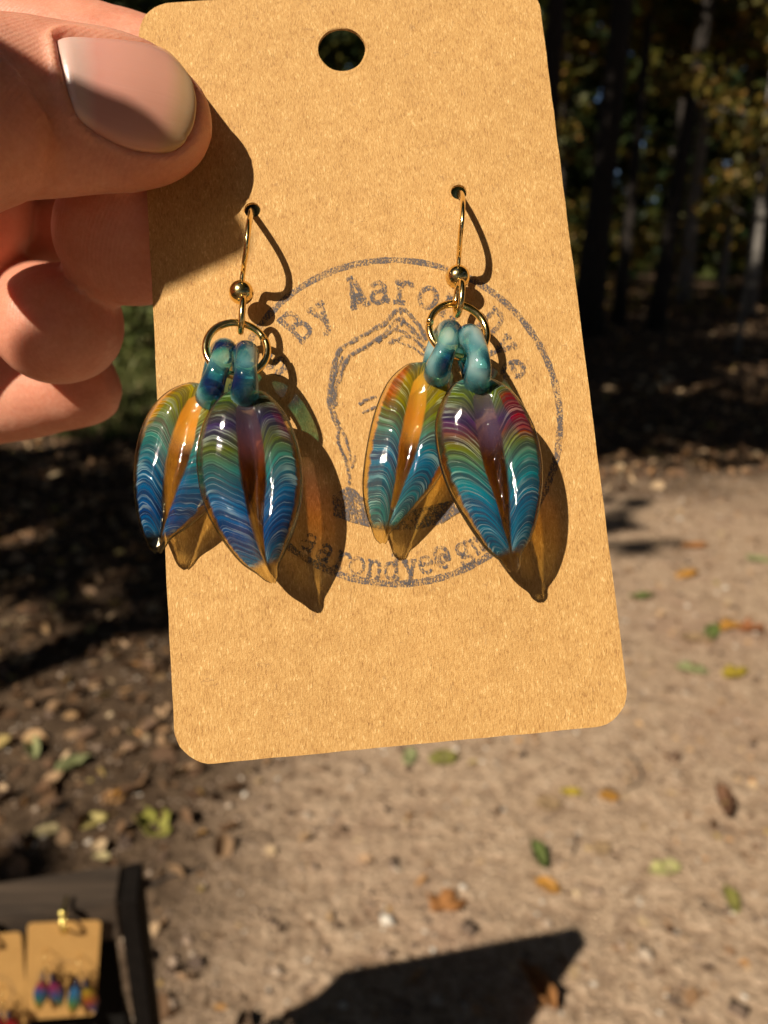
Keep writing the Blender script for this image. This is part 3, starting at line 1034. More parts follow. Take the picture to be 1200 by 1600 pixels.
def annulus(c, r0, r1, h0, h1, h2, n=40):
    V, F = [], []
    rr = ((r0, h0), ((r0 + r1) / 2, h1), (r1, h2))
    for r, h in rr:
        for k in range(n):
            a = 2 * math.pi * k / n
            wob = 1 + 0.03 * math.sin(3 * a + c.x * 900)
            V.append((c.x + r * wob * math.cos(a), c.y + r * wob * math.sin(a), h))
    for i in range(2):
        for k in range(n):
            F.append((i * n + k, (i + 1) * n + k, (i + 1) * n + (k + 1) % n, i * n + (k + 1) % n))
    return V, F


HANG = cl(534, 77); H1 = cl(394, 328); H2 = cl(717, 300)
CARD_ROOT = empty('earring_card', CARD, label='large brown kraft paper card held between thumb and fingers, stamped and hung with earrings', cat='card')
link('paper', card_mesh('paper', CARD_W, CARD_H, 0.0042, CARD_T, [(HANG.x, HANG.y, 0.0030), (H1.x, H1.y, 0.00098), (H2.x, H2.y, 0.00098)], 0.00004), M_KRAFT, CARD_ROOT, smooth=False)
for c, r, w in ((HANG, 0.0030, 0.0005), (H1, 0.00098, 0.0006), (H2, 0.00098, 0.0006)):
    V, F = annulus(c, r, r + w, -0.00006, 0.00009, -0.00001)
    link('hole_rim', mesh_py('hole_rim', V, F), M_KRAFT, CARD_ROOT)

# ---- rubber stamp: ring, lettering and portrait, printed flat on the card
_lift = [0.000030]


def ribbon(pts, w, closed=False, rough=0.10):
    """flat stroke with slightly uneven width; pts card-local xy"""
    _lift[0] += 0.0000012
    n = len(pts)
    P = [Vector((p[0], p[1], 0)) for p in pts]
    V, F = [], []
    for i in range(n):
        t = (P[(i + 1) % n] - P[i - 1]) if closed else (P[min(i + 1, n - 1)] - P[max(i - 1, 0)])
        if t.length == 0: t = Vector((1, 0, 0))
        t.normalize()
        s = Vector((-t.y, t.x, 0))
        ww = w * (1 + random.uniform(-rough, rough))
        e = Vector((0, 0, _lift[0]))
        V += [P[i] + s * ww / 2 + e, P[i] - s * ww / 2 + e]
    for i in range(n if closed else n - 1):
        a, b = 2 * i, 2 * ((i + 1) % n)
        F.append((a, a + 1, b + 1, b))
    return V, F


def dense(pts, step):
    out = []
    for a, b in zip(pts[:-1], pts[1:]):
        L = math.hypot(b[0] - a[0], b[1] - a[1])
        k = max(1, int(L / step))
        for j in range(k):
            out.append((a[0] + (b[0] - a[0]) * j / k, a[1] + (b[1] - a[1]) * j / k))
    out.append(pts[-1])
    return out


def arc(cx, cyy, rx, ry, a0, a1, n=14):
    return [(cx + rx * math.cos(math.radians(a0 + (a1 - a0) * i / n)), cyy + ry * math.sin(math.radians(a0 + (a1 - a0) * i / n))) for i in range(n + 1)]


GLYPH = {
    'B': [[(0.02, 0), (0.34, 0)], [(0.02, 0.9), (0.34, 0.9)], [(0.12, 0), (0.12, 0.9)], [(0.34, 0.9)] + arc(0.34, 0.69, 0.17, 0.21, 90, -90) + [(0.12, 0.48)], [(0.34, 0.48)] + arc(0.34, 0.24, 0.20, 0.24, 90, -90)],
    'y': [[(0.0, 0.62), (0.24, 0.62)], [(0.34, 0.62), (0.58, 0.62)], [(0.11, 0.62), (0.31, 0.06)], [(0.48, 0.62), (0.24, -0.16), (0.13, -0.24), (0.02, -0.20)]],
    'A': [[(-0.02, 0), (0.20, 0)], [(0.36, 0), (0.60, 0)], [(0.08, 0), (0.26, 0.88)], [(0.12, 0.88), (0.32, 0.88)], [(0.30, 0.88), (0.50, 0)], [(0.15, 0.32), (0.44, 0.32)], [(0.12, 0.10), (0.44, 0.16)], [(0.14, 0.22), (0.42, 0.24)]],
    'a': [[(0.10, 0.50)] + arc(0.28, 0.44, 0.18, 0.18, 155, 0) + [(0.46, 0.06), (0.56, 0.02)], [(0.46, 0.36)] + arc(0.25, 0.18, 0.18, 0.17, 80, 340, 16) + [(0.46, 0.16)]],
    'r': [[(0.02, 0), (0.36, 0)], [(0.18, 0), (0.18, 0.62)], [(0.04, 0.62), (0.18, 0.62)], [(0.18, 0.38)] + arc(0.38, 0.40, 0.19, 0.22, 170, 40) + [(0.55, 0.48)]],
    'o': [arc(0.29, 0.31, 0.24, 0.31, 0, 360, 24)],
    'n': [[(0.0, 0), (0.22, 0)], [(0.34, 0), (0.58, 0)], [(0.11, 0), (0.11, 0.62)], [(0.0, 0.62), (0.11, 0.62)], [(0.11, 0.42)] + arc(0.29, 0.42, 0.18, 0.20, 170, 0) + [(0.47, 0)]],
    'D': [[(0.02, 0), (0.28, 0)], [(0.02, 0.9), (0.28, 0.9)], [(0.12, 0), (0.12, 0.9)], arc(0.26, 0.45, 0.28, 0.45, 90, -90, 18)],
    'e': [[(0.06, 0.33), (0.52, 0.33)] + arc(0.29, 0.31, 0.23, 0.31, 5, 320, 22)],
    's': [[(0.48, 0.62), (0.47, 0.46)], [(0.47, 0.50)] + arc(0.28, 0.46, 0.18, 0.15, 40, 250, 12) + [(0.34, 0.30)] + arc(0.29, 0.16, 0.20, 0.15, 60, -150, 12), [(0.07, 0.18), (0.07, 0.0)]],
    'd': [[(0.28, 0.9), (0.46, 0.9)], [(0.46, 0.9), (0.46, 0.0), (0.58, 0.0)], arc(0.25, 0.30, 0.21, 0.30, 0, 360, 20)],
    '@': [arc(0.30, 0.30, 0.12, 0.16, 0, 360, 14), [(0.42, 0.46), (0.43, 0.18)] + arc(0.30, 0.34, 0.27, 0.40, -25, 300, 26)],
    'g': [arc(0.26, 0.40, 0.18, 0.20, 0, 360, 18), [(0.40, 0.55), (0.56, 0.62)], [(0.18, 0.22), (0.12, 0.12), (0.30, 0.06), (0.46, 0.03)] + arc(0.28, -0.10, 0.23, 0.13, 30, -210, 16)],
    'm': [[(-0.04, 0), (0.12, 0)], [(0.22, 0), (0.36, 0)], [(0.48, 0), (0.63, 0)], [(0.04, 0), (0.04, 0.62)], [(-0.04, 0.62), (0.04, 0.62)], [(0.04, 0.44)] + arc(0.16, 0.46, 0.12, 0.16, 170, 0, 8) + [(0.28, 0)], [(0.28, 0.44)] + arc(0.42, 0.46, 0.13, 0.16, 170, 0, 8) + [(0.55, 0)]],
    'i': [[(0.05, 0), (0.52, 0)], [(0.29, 0), (0.29, 0.62), (0.10, 0.62)], [(0.27, 0.80), (0.31, 0.88)]],
    'l': [[(0.05, 0), (0.52, 0)], [(0.29, 0), (0.29, 0.9), (0.10, 0.9)]],
}

SC = cl(613, 660)
_rp = [cl(x, y) for x, y in ((610, 404), (520, 420), (434, 488), (770, 452), (848, 560), (872, 650), (620, 914), (545, 903), (735, 886))]
# least squares circle through the traced points
_A = np.array([[2 * p.x, 2 * p.y, 1] for p in _rp]); _b = np.array([p.x ** 2 + p.y ** 2 for p in _rp])
_s = np.linalg.lstsq(_A, _b, rcond=None)[0]
SC = Vector((_s[0], _s[1], 0)); SR = math.sqrt(_s[2] + _s[0] ** 2 + _s[1] ** 2)

ring_geo = ribbon([(SC.x + SR * math.cos(2 * math.pi * k / 220), SC.y + SR * math.sin(2 * math.pi * k / 220)) for k in range(220)], 0.00080, True, 0.16)
V, F = ring_geo
link('stamp_ring', mesh_py('stamp_ring', V, F), M_INK, CARD_ROOT, smooth=False)


def stamp_letter(ch, px, py, em, outward, w):
    """one typewriter letter centred on a traced pixel; outward: letter tops point away from the stamp's centre"""
    c = cl(px, py)
    d = (c - SC); d.z = 0; d.normalize()
    up = d if outward else -d
    right = Vector((up.y, -up.x, 0))
    parts = []
    for st in GLYPH[ch]:
        pts = []
        for x, y in dense(st, 0.06):
            q = c + right * ((x - 0.29) * em) + up * ((y - 0.34) * em)
            pts.append((q.x + random.uniform(-1, 1) * 0.00003, q.y + random.uniform(-1, 1) * 0.00003))
        parts.append(ribbon(pts, w, False, 0.22))
    return join_geo(parts)


TOP = [('s', 428, 567), ('B', 466, 514), ('y', 501, 492), ('A', 558, 461), ('a', 592, 456), ('r', 630, 456), ('o', 669, 464), ('n', 706, 480), ('D', 760, 510), ('y', 786, 541), ('e', 803, 578)]
BOT = [('a', 483, 847), ('a', 508, 863), ('r', 535, 875), ('o', 558, 883), ('n', 585, 888), ('d', 612, 890), ('y', 640, 888), ('e', 665, 881), ('@', 690, 871), ('g', 723, 860), ('m', 748, 848), ('a', 772, 834), ('i', 795, 818), ('l', 816, 800)]
parts = [stamp_letter(ch, x, y, 0.0041, True, 0.00060) for ch, x, y in TOP] + [stamp_letter(ch, x, y, 0.0030, False, 0.00040) for ch, x, y in BOT]
V, F = join_geo(parts)
link('stamp_lettering', mesh_py('stamp_lettering', V, F), M_INK, CARD_ROOT, smooth=False)

PORTRAIT = [
    (7, [(516, 640), (514, 618), (517, 598), (522, 572), (530, 548), (550, 534), (575, 520), (600, 506), (610, 495), (617, 487), (626, 484), (635, 487), (645, 498), (657, 513), (666, 532)]),
    (5, [(525, 634), (524, 610), (532, 584), (540, 563), (556, 550), (580, 536), (600, 521), (612, 507), (625, 496)]),
    (4, [(521, 640), (519, 612), (526, 580), (536, 556)]),
    (4, [(530, 600), (537, 575), (545, 560)]),
    (5, [(607, 538), (622, 531), (634, 525), (648, 530), (664, 548)]),
    (4, [(616, 516), (632, 520), (650, 534), (666, 545)]),
    (4, [(618, 500), (635, 505), (652, 522), (664, 536)]),
    (4, [(590, 536), (606, 522), (622, 510), (634, 502)]),
    (4, [(566, 547), (586, 534), (604, 525)]),
    (4, [(612, 530), (628, 537), (645, 543), (662, 556)]),
    (4, [(625, 488), (630, 500), (640, 515), (655, 530)]),
    (5, [(516, 640), (521, 655), (528, 668), (527, 684), (532, 700), (538, 716), (544, 735), (546, 758)]),
    (4, [(530, 668), (538, 680), (543, 696), (547, 712), (546, 720)]),
    (4, [(527, 690), (535, 708), (541, 722)]),
    (4, [(556, 712), (553, 722), (549, 732)]),
    (4, [(522, 642), (526, 655), (531, 664)]),
    (5, [(561, 632), (572, 625), (588, 620)]),
    (4, [(566, 646), (575, 641), (588, 636)]),
]
parts = []
for w, pts in PORTRAIT:
    q = [cl(p[0], p[1]) for p in catmull([(a, b, 0) for a, b in pts], 4)]
    parts.append(ribbon([(v.x + random.uniform(-1, 1) * 0.00004, v.y + random.uniform(-1, 1) * 0.00004) for v in q], w / 13200, False, 0.3))
# the shirt is a solid inked area
_lift[0] += 0.000002
shirt = [(519, 775), (531, 768), (543, 760), (556, 766), (564, 776), (600, 792), (650, 796), (705, 782), (718, 800), (690, 818), (650, 828), (605, 828), (575, 823), (548, 816), (521, 806)]
V0 = [cl(x, y) for x, y in shirt]
V0 = [(v.x, v.y, _lift[0]) for v in V0]
bm = bmesh.new()
vv = [bm.verts.new(v) for v in V0]
for i in range(len(vv)): bm.edges.new((vv[i], vv[(i + 1) % len(vv)]))
bmesh.ops.triangle_fill(bm, use_beauty=True, edges=bm.edges[:])
bm.verts.index_update()
parts.append(([v.co.copy() for v in bm.verts], [tuple(v.index for v in f.verts) for f in bm.faces]))
bm.free()
V, F = join_geo(parts)
link('stamp_portrait', mesh_py('stamp_portrait', V, F), M_INK, CARD_ROOT, smooth=False)

# ------------------------------------------------------------------ glass leaf earrings
def poly_resample(px, n):
    c = catmull([(p[0], p[1], 0) for p in px], 12)
    c = np.array(c)[:, :2]
    d = np.r_[0, np.cumsum(np.hypot(*np.diff(c, axis=0).T))]
    t = np.linspace(0, d[-1], n)
    return np.stack([np.interp(t, d, c[:, 0]), np.interp(t, d, c[:, 1])], 1)


def leaf_mesh(name, left, mid, right, z_top, z_tip, thick, groove=0.42, ns=84, nu=44):
    L, Mi, Rr = poly_resample(left, ns), poly_resample(mid, ns), poly_resample(right, ns)
    V, UV = [], []
    for i in range(ns):
        s = i / (ns - 1)
        zc = z_top + (z_tip - z_top) * s
        wpx = np.hypot(*(Rr[i] - L[i])) / 13.3
        T = thick * min(1.0, (wpx / 9.0)) ** 0.8
        gf = groove * min(1, max(0, (s - 0.06) / 0.12)) * min(1, max(0, (0.99 - s) / 0.2))
        gw = 0.34 - 0.22 * s
        row_f, row_b = [], []
        for k in range(nu + 1):
            u = math.sin(math.pi / 2 * (2 * k / nu - 1))
            P = Mi[i] + (L[i] - Mi[i]) * (-u) if u < 0 else Mi[i] + (Rr[i] - Mi[i]) * u
            prof = max(0.0, 1 - abs(u) ** 2.3) ** 0.55
            hump = 1.0 + 0.10 * math.sin(9 * s + u * 2 + z_top)
            hf = T * prof * hump * (1 - gf * math.exp(-(u / gw) ** 2))
            hb = -0.50 * T * prof * (1 - 0.3 * math.exp(-(u / 0.4) ** 2))
            p = cl(P[0], P[1], zc)
            row_f.append((p.x, p.y, p.z + hf * 0.001))
            row_b.append((p.x, p.y, p.z + hb * 0.001))
            UV.append(((u + 1) / 2, s))
        V += row_f + row_b
    n1 = nu + 1
    F, MI, FUV = [], [], []
    def uv(i, k):
        return UV[i * n1 + k]
    for i in range(ns - 1):
        for k in range(nu):
            a = i * 2 * n1 + k; b = a + 2 * n1
            F.append((a, b, b + 1, a + 1)); MI.append(0); FUV += [uv(i, k), uv(i + 1, k), uv(i + 1, k + 1), uv(i, k + 1)]
            a += n1; b += n1
            F.append((a, a + 1, b + 1, b)); MI.append(1); FUV += [uv(i, k), uv(i, k + 1), uv(i + 1, k + 1), uv(i + 1, k)]
    me = mesh_py(name, V, F)
    me.polygons.foreach_set('material_index', MI)
    uvl = me.uv_layers.new(name='UVMap')
    uvl.data.foreach_set('uv', [c for p in FUV for c in p])
    bm = bmesh.new(); bm.from_mesh(me)
    bmesh.ops.remove_doubles(bm, verts=bm.verts, dist=2e-6)
    bmesh.ops.recalc_face_normals(bm, faces=bm.faces)
    bm.to_mesh(me); bm.free()
    return me


BL = [(0.00, (0.03, 0.16, 0.13)), (0.08, (0.12, 0.20, 0.04)), (0.17, (0.10, 0.09, 0.05)), (0.24, (0.07, 0.05, 0.13)), (0.34, (0.16, 0.19, 0.05)), (0.43, (0.09, 0.25, 0.22)), (0.56, (0.05, 0.17, 0.34)), (0.72, (0.025, 0.10, 0.30)), (0.86, (0.05, 0.18, 0.28)), (1.0, (0.10, 0.25, 0.28))]
AL = [(0.00, (0.10, 0.30, 0.30)), (0.10, (0.46, 0.36, 0.04)), (0.20, (0.22, 0.26, 0.04)), (0.32, (0.06, 0.18, 0.12)), (0.45, (0.08, 0.26, 0.24)), (0.60, (0.05, 0.18, 0.33)), (0.80, (0.02, 0.09, 0.28)), (1.0, (0.05, 0.18, 0.26))]
CL = [(0.00, (0.08, 0.24, 0.20)), (0.10, (0.50, 0.32, 0.02)), (0.19, (0.34, 0.30, 0.03)), (0.30, (0.12, 0.20, 0.06)), (0.40, (0.08, 0.24, 0.20)), (0.56, (0.05, 0.20, 0.34)), (0.72, (0.07, 0.24, 0.28)), (0.86, (0.10, 0.26, 0.22)), (1.0, (0.14, 0.28, 0.22))]
DL = [(0.00, (0.03, 0.12, 0.24)), (0.07, (0.07, 0.22, 0.20)), (0.14, (0.20, 0.26, 0.05)), (0.22, (0.14, 0.14, 0.08)), (0.28, (0.12, 0.06, 0.16)), (0.35, (0.22, 0.09, 0.08)), (0.42, (0.20, 0.22, 0.06)), (0.52, (0.09, 0.28, 0.24)), (0.68, (0.05, 0.20, 0.32)), (0.84, (0.05, 0.18, 0.28)), (1.0, (0.12, 0.26, 0.28))]
BG = [(0.0, (0.10, 0.22, 0.14)), (0.12, (0.22, 0.24, 0.30)), (0.24, (0.26, 0.20, 0.40)), (0.36, (0.42, 0.20, 0.24)), (0.44, (0.52, 0.27, 0.08)), (0.56, (0.40, 0.30, 0.22)), (0.72, (0.44, 0.42, 0.36)), (0.82, (0.86, 0.78, 0.60)), (1.0, (0.95, 0.90, 0.80))]
AG = [(0.0, (0.30, 0.40, 0.20)), (0.12, (0.85, 0.52, 0.08)), (0.25, (0.98, 0.52, 0.05)), (0.36, (0.97, 0.62, 0.14)), (0.48, (0.92, 0.80, 0.50)), (0.8, (0.95, 0.88, 0.68)), (1.0, (0.95, 0.92, 0.80))]
CG = [(0.0, (0.35, 0.40, 0.12)), (0.12, (0.88, 0.64, 0.08)), (0.28, (0.98, 0.50, 0.05)), (0.42, (0.95, 0.58, 0.10)), (0.55, (0.86, 0.72, 0.34)), (0.8, (0.80, 0.80, 0.55)), (1.0, (0.95, 0.90, 0.75))]
DG = [(0.0, (0.20, 0.30, 0.30)), (0.10, (0.28, 0.32, 0.20)), (0.22, (0.24, 0.24, 0.50)), (0.38, (0.30, 0.20, 0.40)), (0.48, (0.52, 0.30, 0.10)), (0.62, (0.60, 0.42, 0.12)), (0.8, (0.70, 0.66, 0.45)), (1.0, (0.95, 0.92, 0.85))]
M_LA = glass_front('glass_orange_teal', 1, AL, AG, 40, 0.85, (0.25, 0.04), 0.87, [(-1, 0.62, 0.05, 0.34, (0.50, 0.26, 0.03))], (0.70, 0.30))
M_LB = glass_front('glass_purple_blue', 2, BL, BG, 44, 0.87, (0.27, 0.05), 0.87, [(1, 0.62, 0.18, 0.34, (0.22, 0.07, 0.10))], (0.22, 0.28))
M_LC = glass_front('glass_amber_green', 3, CL, CG, 42, 0.86, (0.24, 0.03), 0.87, [(-1, 0.50, 0.06, 0.26, (0.55, 0.10, 0.02))], (0.55, 0.34))
M_LD = glass_front('glass_violet_teal', 4, DL, DG, 46, 0.88, (0.25, 0.03), 0.87, [(1, 0.45, 0.16, 0.40, (0.42, 0.04, 0.05))], (0.30, 0.30))
M_BACK = glass_clear('glass_back_amber', (0.97, 0.87, 0.55))
M_L1, M_L2, M_L3, M_L4 = [loop_glass('loop_glass_%d' % i, i) for i in range(1, 5)]


def earring(label, hole, wire, bead, ringc, ringr, ring_gap, loop_c, leaves):
    root = empty('earring', CARD, label=label, cat='earring', group='earrings hung on the large card')
    # hook: comes out of the hole, bows towards the viewer and runs down into the bead
    pts = [cl(hole[0] + 1, hole[1] + 14, -6.0), cl(hole[0] + 1, hole[1] + 4, -3.2), cl(hole[0], hole[1] + 2, -0.5)] + [cl(x, y, z) for x, y, z in wire]
    path = catmull([tuple(p) for p in pts], 8)
    V, F = tube_geo(path, 0.00052, 12, up=(1, 0, 0), aspect=[0.58] * len(path))     # hammered flat wire
    link('ear_hook', mesh_py('ear_hook', V, F), M_GOLD, root)
    bc = cl(*bead)
    V, F = sphere_geo(bc, 0.00142, 28, 18)
    link('bead', mesh_py('bead', V, F), M_GOLD, root)
    # small closed eye under the bead, seen edge-on
    ec = cl(*loop_c)
    ax = (cl(loop_c[0] - 4, loop_c[1] + 26, loop_c[2]) - cl(loop_c[0], loop_c[1] - 26, loop_c[2]))
    hl = ax.length / 2; ax.normalize()
    nz = Vector((0.18, 0, 1)).normalized()
    eye = [ec + ax * (math.cos(a) * hl) + nz * (math.sin(a) * 0.0012) for a in [2 * math.pi * k / 28 for k in range(28)]]
    V, F = tube_geo(eye, 0.00036, 8, closed=True)
    link('wire_eye', mesh_py('wire_eye', V, F), M_GOLD, root)
    # jump ring with a small gap
    rc = cl(*ringc)
    R = ringr
    tilt = Matrix.Rotation(math.radians(12), 3, 'Y') @ Matrix.Rotation(math.radians(-10), 3, 'X')
    g0 = math.radians(ring_gap)
    rp = [rc + tilt @ Vector((R * math.cos(g0 + 0.03 + (2 * math.pi - 0.06) * k / 56), R * math.sin(g0 + 0.03 + (2 * math.pi - 0.06) * k / 56), 0.00022 * (k / 56 - 0.5))) for k in range(57)]
    V, F = tube_geo(rp, 0.00043, 10)
    link('jump_ring', mesh_py('jump_ring', V, F), M_GOLD, root)
    for lf in leaves:
        me = leaf_mesh('glass_leaf', lf['L'], lf['M'], lf['R'], lf['z0'], lf['z1'], lf['t'])
        lo = link('glass_leaf', me, [lf['mat'], M_BACK], root)
        lo['label'] = lf['label']
        path = catmull([tuple(cl(x, y, z)) for x, y, z in lf['loop']], 8)
        n = len(path)
        rr = [0.00148 * (0.92 + 0.12 * math.cos(3.0 * i / n * math.pi)) for i in range(n)]
        V, F = tube_geo(path, rr, 16)
        lp = link('loop', mesh_py('loop', V, F), lf['lmat'], lo)
    return root


earring('gold hook earring nearest the hand, with orange-teal and purple-blue glass leaves', (394, 330), [(392, 333, 2.2), (391, 340, 4.6), (389, 352, 6.1), (387, 370, 6.5), (385, 390, 6.1), (382, 408, 4.9), (380, 424, 3.5), (378, 440, 3.1)], (377, 457, 3.1), (370, 545, 4.6), 0.0034, 22, (378, 492, 4.6), [
    dict(label='back glass leaf with orange centre and teal-blue stripes', mat=M_LA, lmat=M_L1, z0=3.4, z1=3.6, t=2.1,
         L=[(322, 602), (295, 598), (258, 615), (228, 652), (212, 705), (209, 760), (216, 812), (227, 843), (234, 858), (243, 865)],
         M=[(326, 603), (312, 625), (297, 665), (285, 715), (272, 765), (262, 808), (254, 840), (247, 862)],
         R=[(332, 602), (350, 620), (362, 660), (364, 705), (354, 750), (332, 790), (300, 820), (270, 840), (259, 855), (251, 865)],
         loop=[(327, 622, 4.6), (330, 608, 6.3), (336, 590, 7.0), (344, 567, 6.9), (350, 551, 5.4), (350, 549, 3.6), (343, 560, 2.4), (334, 585, 2.2), (327, 608, 2.9)]),
    dict(label='front glass leaf with purple band and deep blue stripes', mat=M_LB, lmat=M_L2, z0=6.6, z1=7.0, t=2.5,
         L=[(378, 607), (352, 614), (328, 640), (312, 680), (307, 728), (317, 785), (341, 835), (374, 878), (402, 898), (413, 907), (424, 912)],
         M=[(384, 607), (388, 640), (396, 690), (402, 745), (405, 800), (410, 845), (418, 882), (426, 910)],
         R=[(390, 607), (418, 615), (446, 645), (465, 690), (474, 738), (472, 785), (460, 830), (445, 865), (436, 884), (435, 901), (430, 912)],
         loop=[(382, 622, 7.2), (383, 606, 9.2), (384, 588, 9.9), (384, 570, 9.4), (384, 556, 7.8), (384, 553, 5.8), (383, 562, 4.4), (382, 585, 4.4), (382, 607, 5.4)]),
])
earring('gold hook earring farther from the hand, with amber-green and violet-teal glass leaves', (717, 302), [(721, 305, 2.2), (723, 312, 4.6), (723, 324, 6.1), (722, 342, 6.5), (720, 362, 6.1), (718, 382, 4.9), (717, 399, 3.5), (716, 415, 3.1)], (715, 433, 3.1), (716, 516, 4.6), 0.0034, 168, (717, 466, 4.6), [
    dict(label='back glass leaf with amber centre and green-blue stripes', mat=M_LC, lmat=M_L3, z0=3.4, z1=3.6, t=2.1,
         L=[(660, 566), (635, 570), (606, 596), (586, 640), (573, 695), (566, 752), (570, 795), (580, 826), (586, 842), (594, 850)],
         M=[(666, 568), (656, 600), (648, 645), (638, 695), (628, 745), (616, 790), (606, 822), (598, 848)],
         R=[(672, 568), (694, 582), (708, 620), (712, 668), (702, 715), (682, 755), (655, 788), (624, 820), (609, 834), (606, 845), (602, 850)],
         loop=[(683, 586, 4.6), (686, 572, 6.6), (692, 556, 7.4), (699, 538, 7.2), (703, 522, 5.6), (701, 520, 3.6), (690, 535, 2.3), (680, 556, 2.3), (674, 575, 2.9)]),
    dict(label='front glass leaf with violet band and red-purple edge', mat=M_LD, lmat=M_L4, z0=6.6, z1=7.0, t=2.5,
         L=[(732, 590), (708, 600), (688, 630), (679, 668), (684, 715), (700, 765), (727, 815), (758, 858), (782, 878), (789, 888), (797, 894)],
         M=[(740, 590), (748, 625), (758, 675), (768, 725), (778, 775), (787, 822), (795, 860), (802, 892)],
         R=[(748, 590), (775, 594), (806, 618), (832, 660), (845, 705), (848, 755), (841, 805), (829, 843), (815, 866), (814, 884), (808, 894)],
         loop=[(745, 602, 7.2), (747, 588, 9.2), (749, 570, 9.9), (745, 548, 9.5), (738, 531, 7.8), (733, 527, 5.8), (730, 536, 4.4), (732, 560, 4.4), (738, 585, 5.4)]),
])

# ------------------------------------------------------------------ wooden display stand with two more cards
DD = 0.68
D0 = at(192, 1348, DD)                              # upper rear corner at the free end of the stand
E1 = Vector((-0.977, -0.213, 0)).normalized()       # along the top, away from that corner
EN = Vector((0.213, -0.977, 0)).normalized()        # out of the front
EZ = Vector((0, 0, 1))
M_WOOD = None


def wood_material():
    t = NT('weathered_wood')
    c = t.coord(scale=(6, 90, 90), rot=(0, 0, math.radians(12)))
    n = t.noise(c, 1.0, 5, 0.6, 0.6)
    t.P(Base_Color=t.ramp(n, [(0.3, (0.018, 0.011, 0.007)), (0.5, (0.045, 0.029, 0.018)), (0.7, (0.085, 0.056, 0.036))]), Roughness=0.75, Normal=t.bump(n, 0.5, 0.002))
    return t.m


M_WOOD = wood_material()
M_FELT = simple('black_felt', (0.010, 0.009, 0.008), 0.95, 0, 0.3, 400, 0.4, 0.001)
M_PAINT = simple('black_painted_wood', (0.008, 0.006, 0.005), 0.95, 0, 0.3, 120, 0.3, 0.001)
M_PAINT.node_tree.nodes['Principled BSDF'].inputs['Specular IOR Level'].default_value = 0.1
M_FELT.node_tree.nodes['Principled BSDF'].inputs['Specular IOR Level'].default_value = 0.1
STAND = empty('display_stand', loc=(D0.x, D0.y, 0), label='dark wooden display stand with black panel and brown top rail, hung with small cards', cat='display stand')


def dpt(a, b, c):
    """stand coordinates: a along the top, b below the top, c out of the front (metres), relative to the root"""
    return E1 * a + EN * c + EZ * (D0.z - b)


WID = 0.50
# top rail: broad plank, its top face seen from above
box('top_rail', dpt(0.0, 0.040, 0.0), E1 * WID, EN * 0.045, EZ * 0.040, M_WOOD, STAND, 0.002)
box('panel', dpt(0.012, D0.z - 0.34, 0.008), E1 * (WID - 0.024), EN * 0.008, EZ * (D0.z - 0.34 - 0.041), M_FELT, STAND)
for a in (-0.0165, WID + 0.0005):
    box('stile', dpt(a, D0.z - 0.02, -0.0005), E1 * 0.016, EN * 0.046, EZ * (D0.z - 0.02 - 0.002), M_PAINT, STAND, 0.0015)
box('bottom_rail', dpt(0.021, D0.z - 0.30, 0.006), E1 * (WID - 0.042), EN * 0.030, EZ * 0.035, M_WOOD, STAND, 0.002)
for a in (0.03, WID - 0.055):
    V, F = box_geo(dpt(a, 0.06, -0.004), E1 * 0.022, EN * -0.014, EZ * 0.02)
    lo = dpt(a, D0.z - 0.0, -0.30)
    V = [dpt(a, 0.05, -0.002), dpt(a + .022, 0.05, -0.002), dpt(a + .022, 0.05, -0.016), dpt(a, 0.05, -0.016), lo, lo + E1 * .022, lo + E1 * .022 - EN * .018, lo - EN * .018]
    F = [(0, 1, 2, 3), (7, 6, 5, 4), (0, 4, 5, 1), (1, 5, 6, 2), (2, 6, 7, 3), (3, 7, 4, 0)]
    link('leg', mesh_py('leg', V, F), M_PAINT, STAND, smooth=False)

M_BRASS = NT('brass').P(Base_Color=(0.90, 0.72, 0.22), Metallic=1.0, Roughness=0.25)


def small_mat(name, stops):
    t = NT(name)
    c = t.new('ShaderNodeTexCoord')
    sep = t.new('ShaderNodeSeparateXYZ', i_0=c.outputs['Generated'])
    n = t.noise(c.outputs['Generated'], 6, 2)
    f = t.math('ADD', sep.outputs[2], t.math('MULTIPLY', t.math('SUBTRACT', n, 0.5), 0.3))
    t.P(Base_Color=t.ramp(f, [(p, tuple(x * 0.34 for x in c_)) for p, c_ in stops]), Roughness=0.08)
    return t.m


M_RAIN = [small_mat('rainbow_glass_%d' % i, s) for i, s in enumerate((
    [(0.0, (0.60, 0.20, 0.02)), (0.2, (0.55, 0.42, 0.03)), (0.42, (0.05, 0.30, 0.20)), (0.65, (0.04, 0.14, 0.42)), (0.85, (0.45, 0.03, 0.06)), (1, (0.40, 0.20, 0.04))],
    [(0.0, (0.50, 0.40, 0.04)), (0.25, (0.06, 0.30, 0.14)), (0.5, (0.03, 0.14, 0.42)), (0.8, (0.42, 0.04, 0.12)), (1, (0.30, 0.05, 0.25))],
    [(0.0, (0.60, 0.12, 0.03)), (0.2, (0.62, 0.40, 0.04)), (0.5, (0.10, 0.34, 0.10)), (0.75, (0.05, 0.24, 0.50)), (1, (0.05, 0.20, 0.45))],
    [(0.0, (0.10, 0.20, 0.50)), (0.25, (0.12, 0.08, 0.30)), (0.5, (0.60, 0.08, 0.03)), (0.8, (0.62, 0.36, 0.03)), (1, (0.50, 0.40, 0.05))]))]
M_RED = small_mat('red_glass', [(0, (0.35, 0.0, 0.01)), (0.5, (0.55, 0.01, 0.02)), (1, (0.40, 0.02, 0.02))])
M_NAVY = simple('dark_glass_loop', (0.01, 0.02, 0.06), 0.1, 0, 0.3, 300)


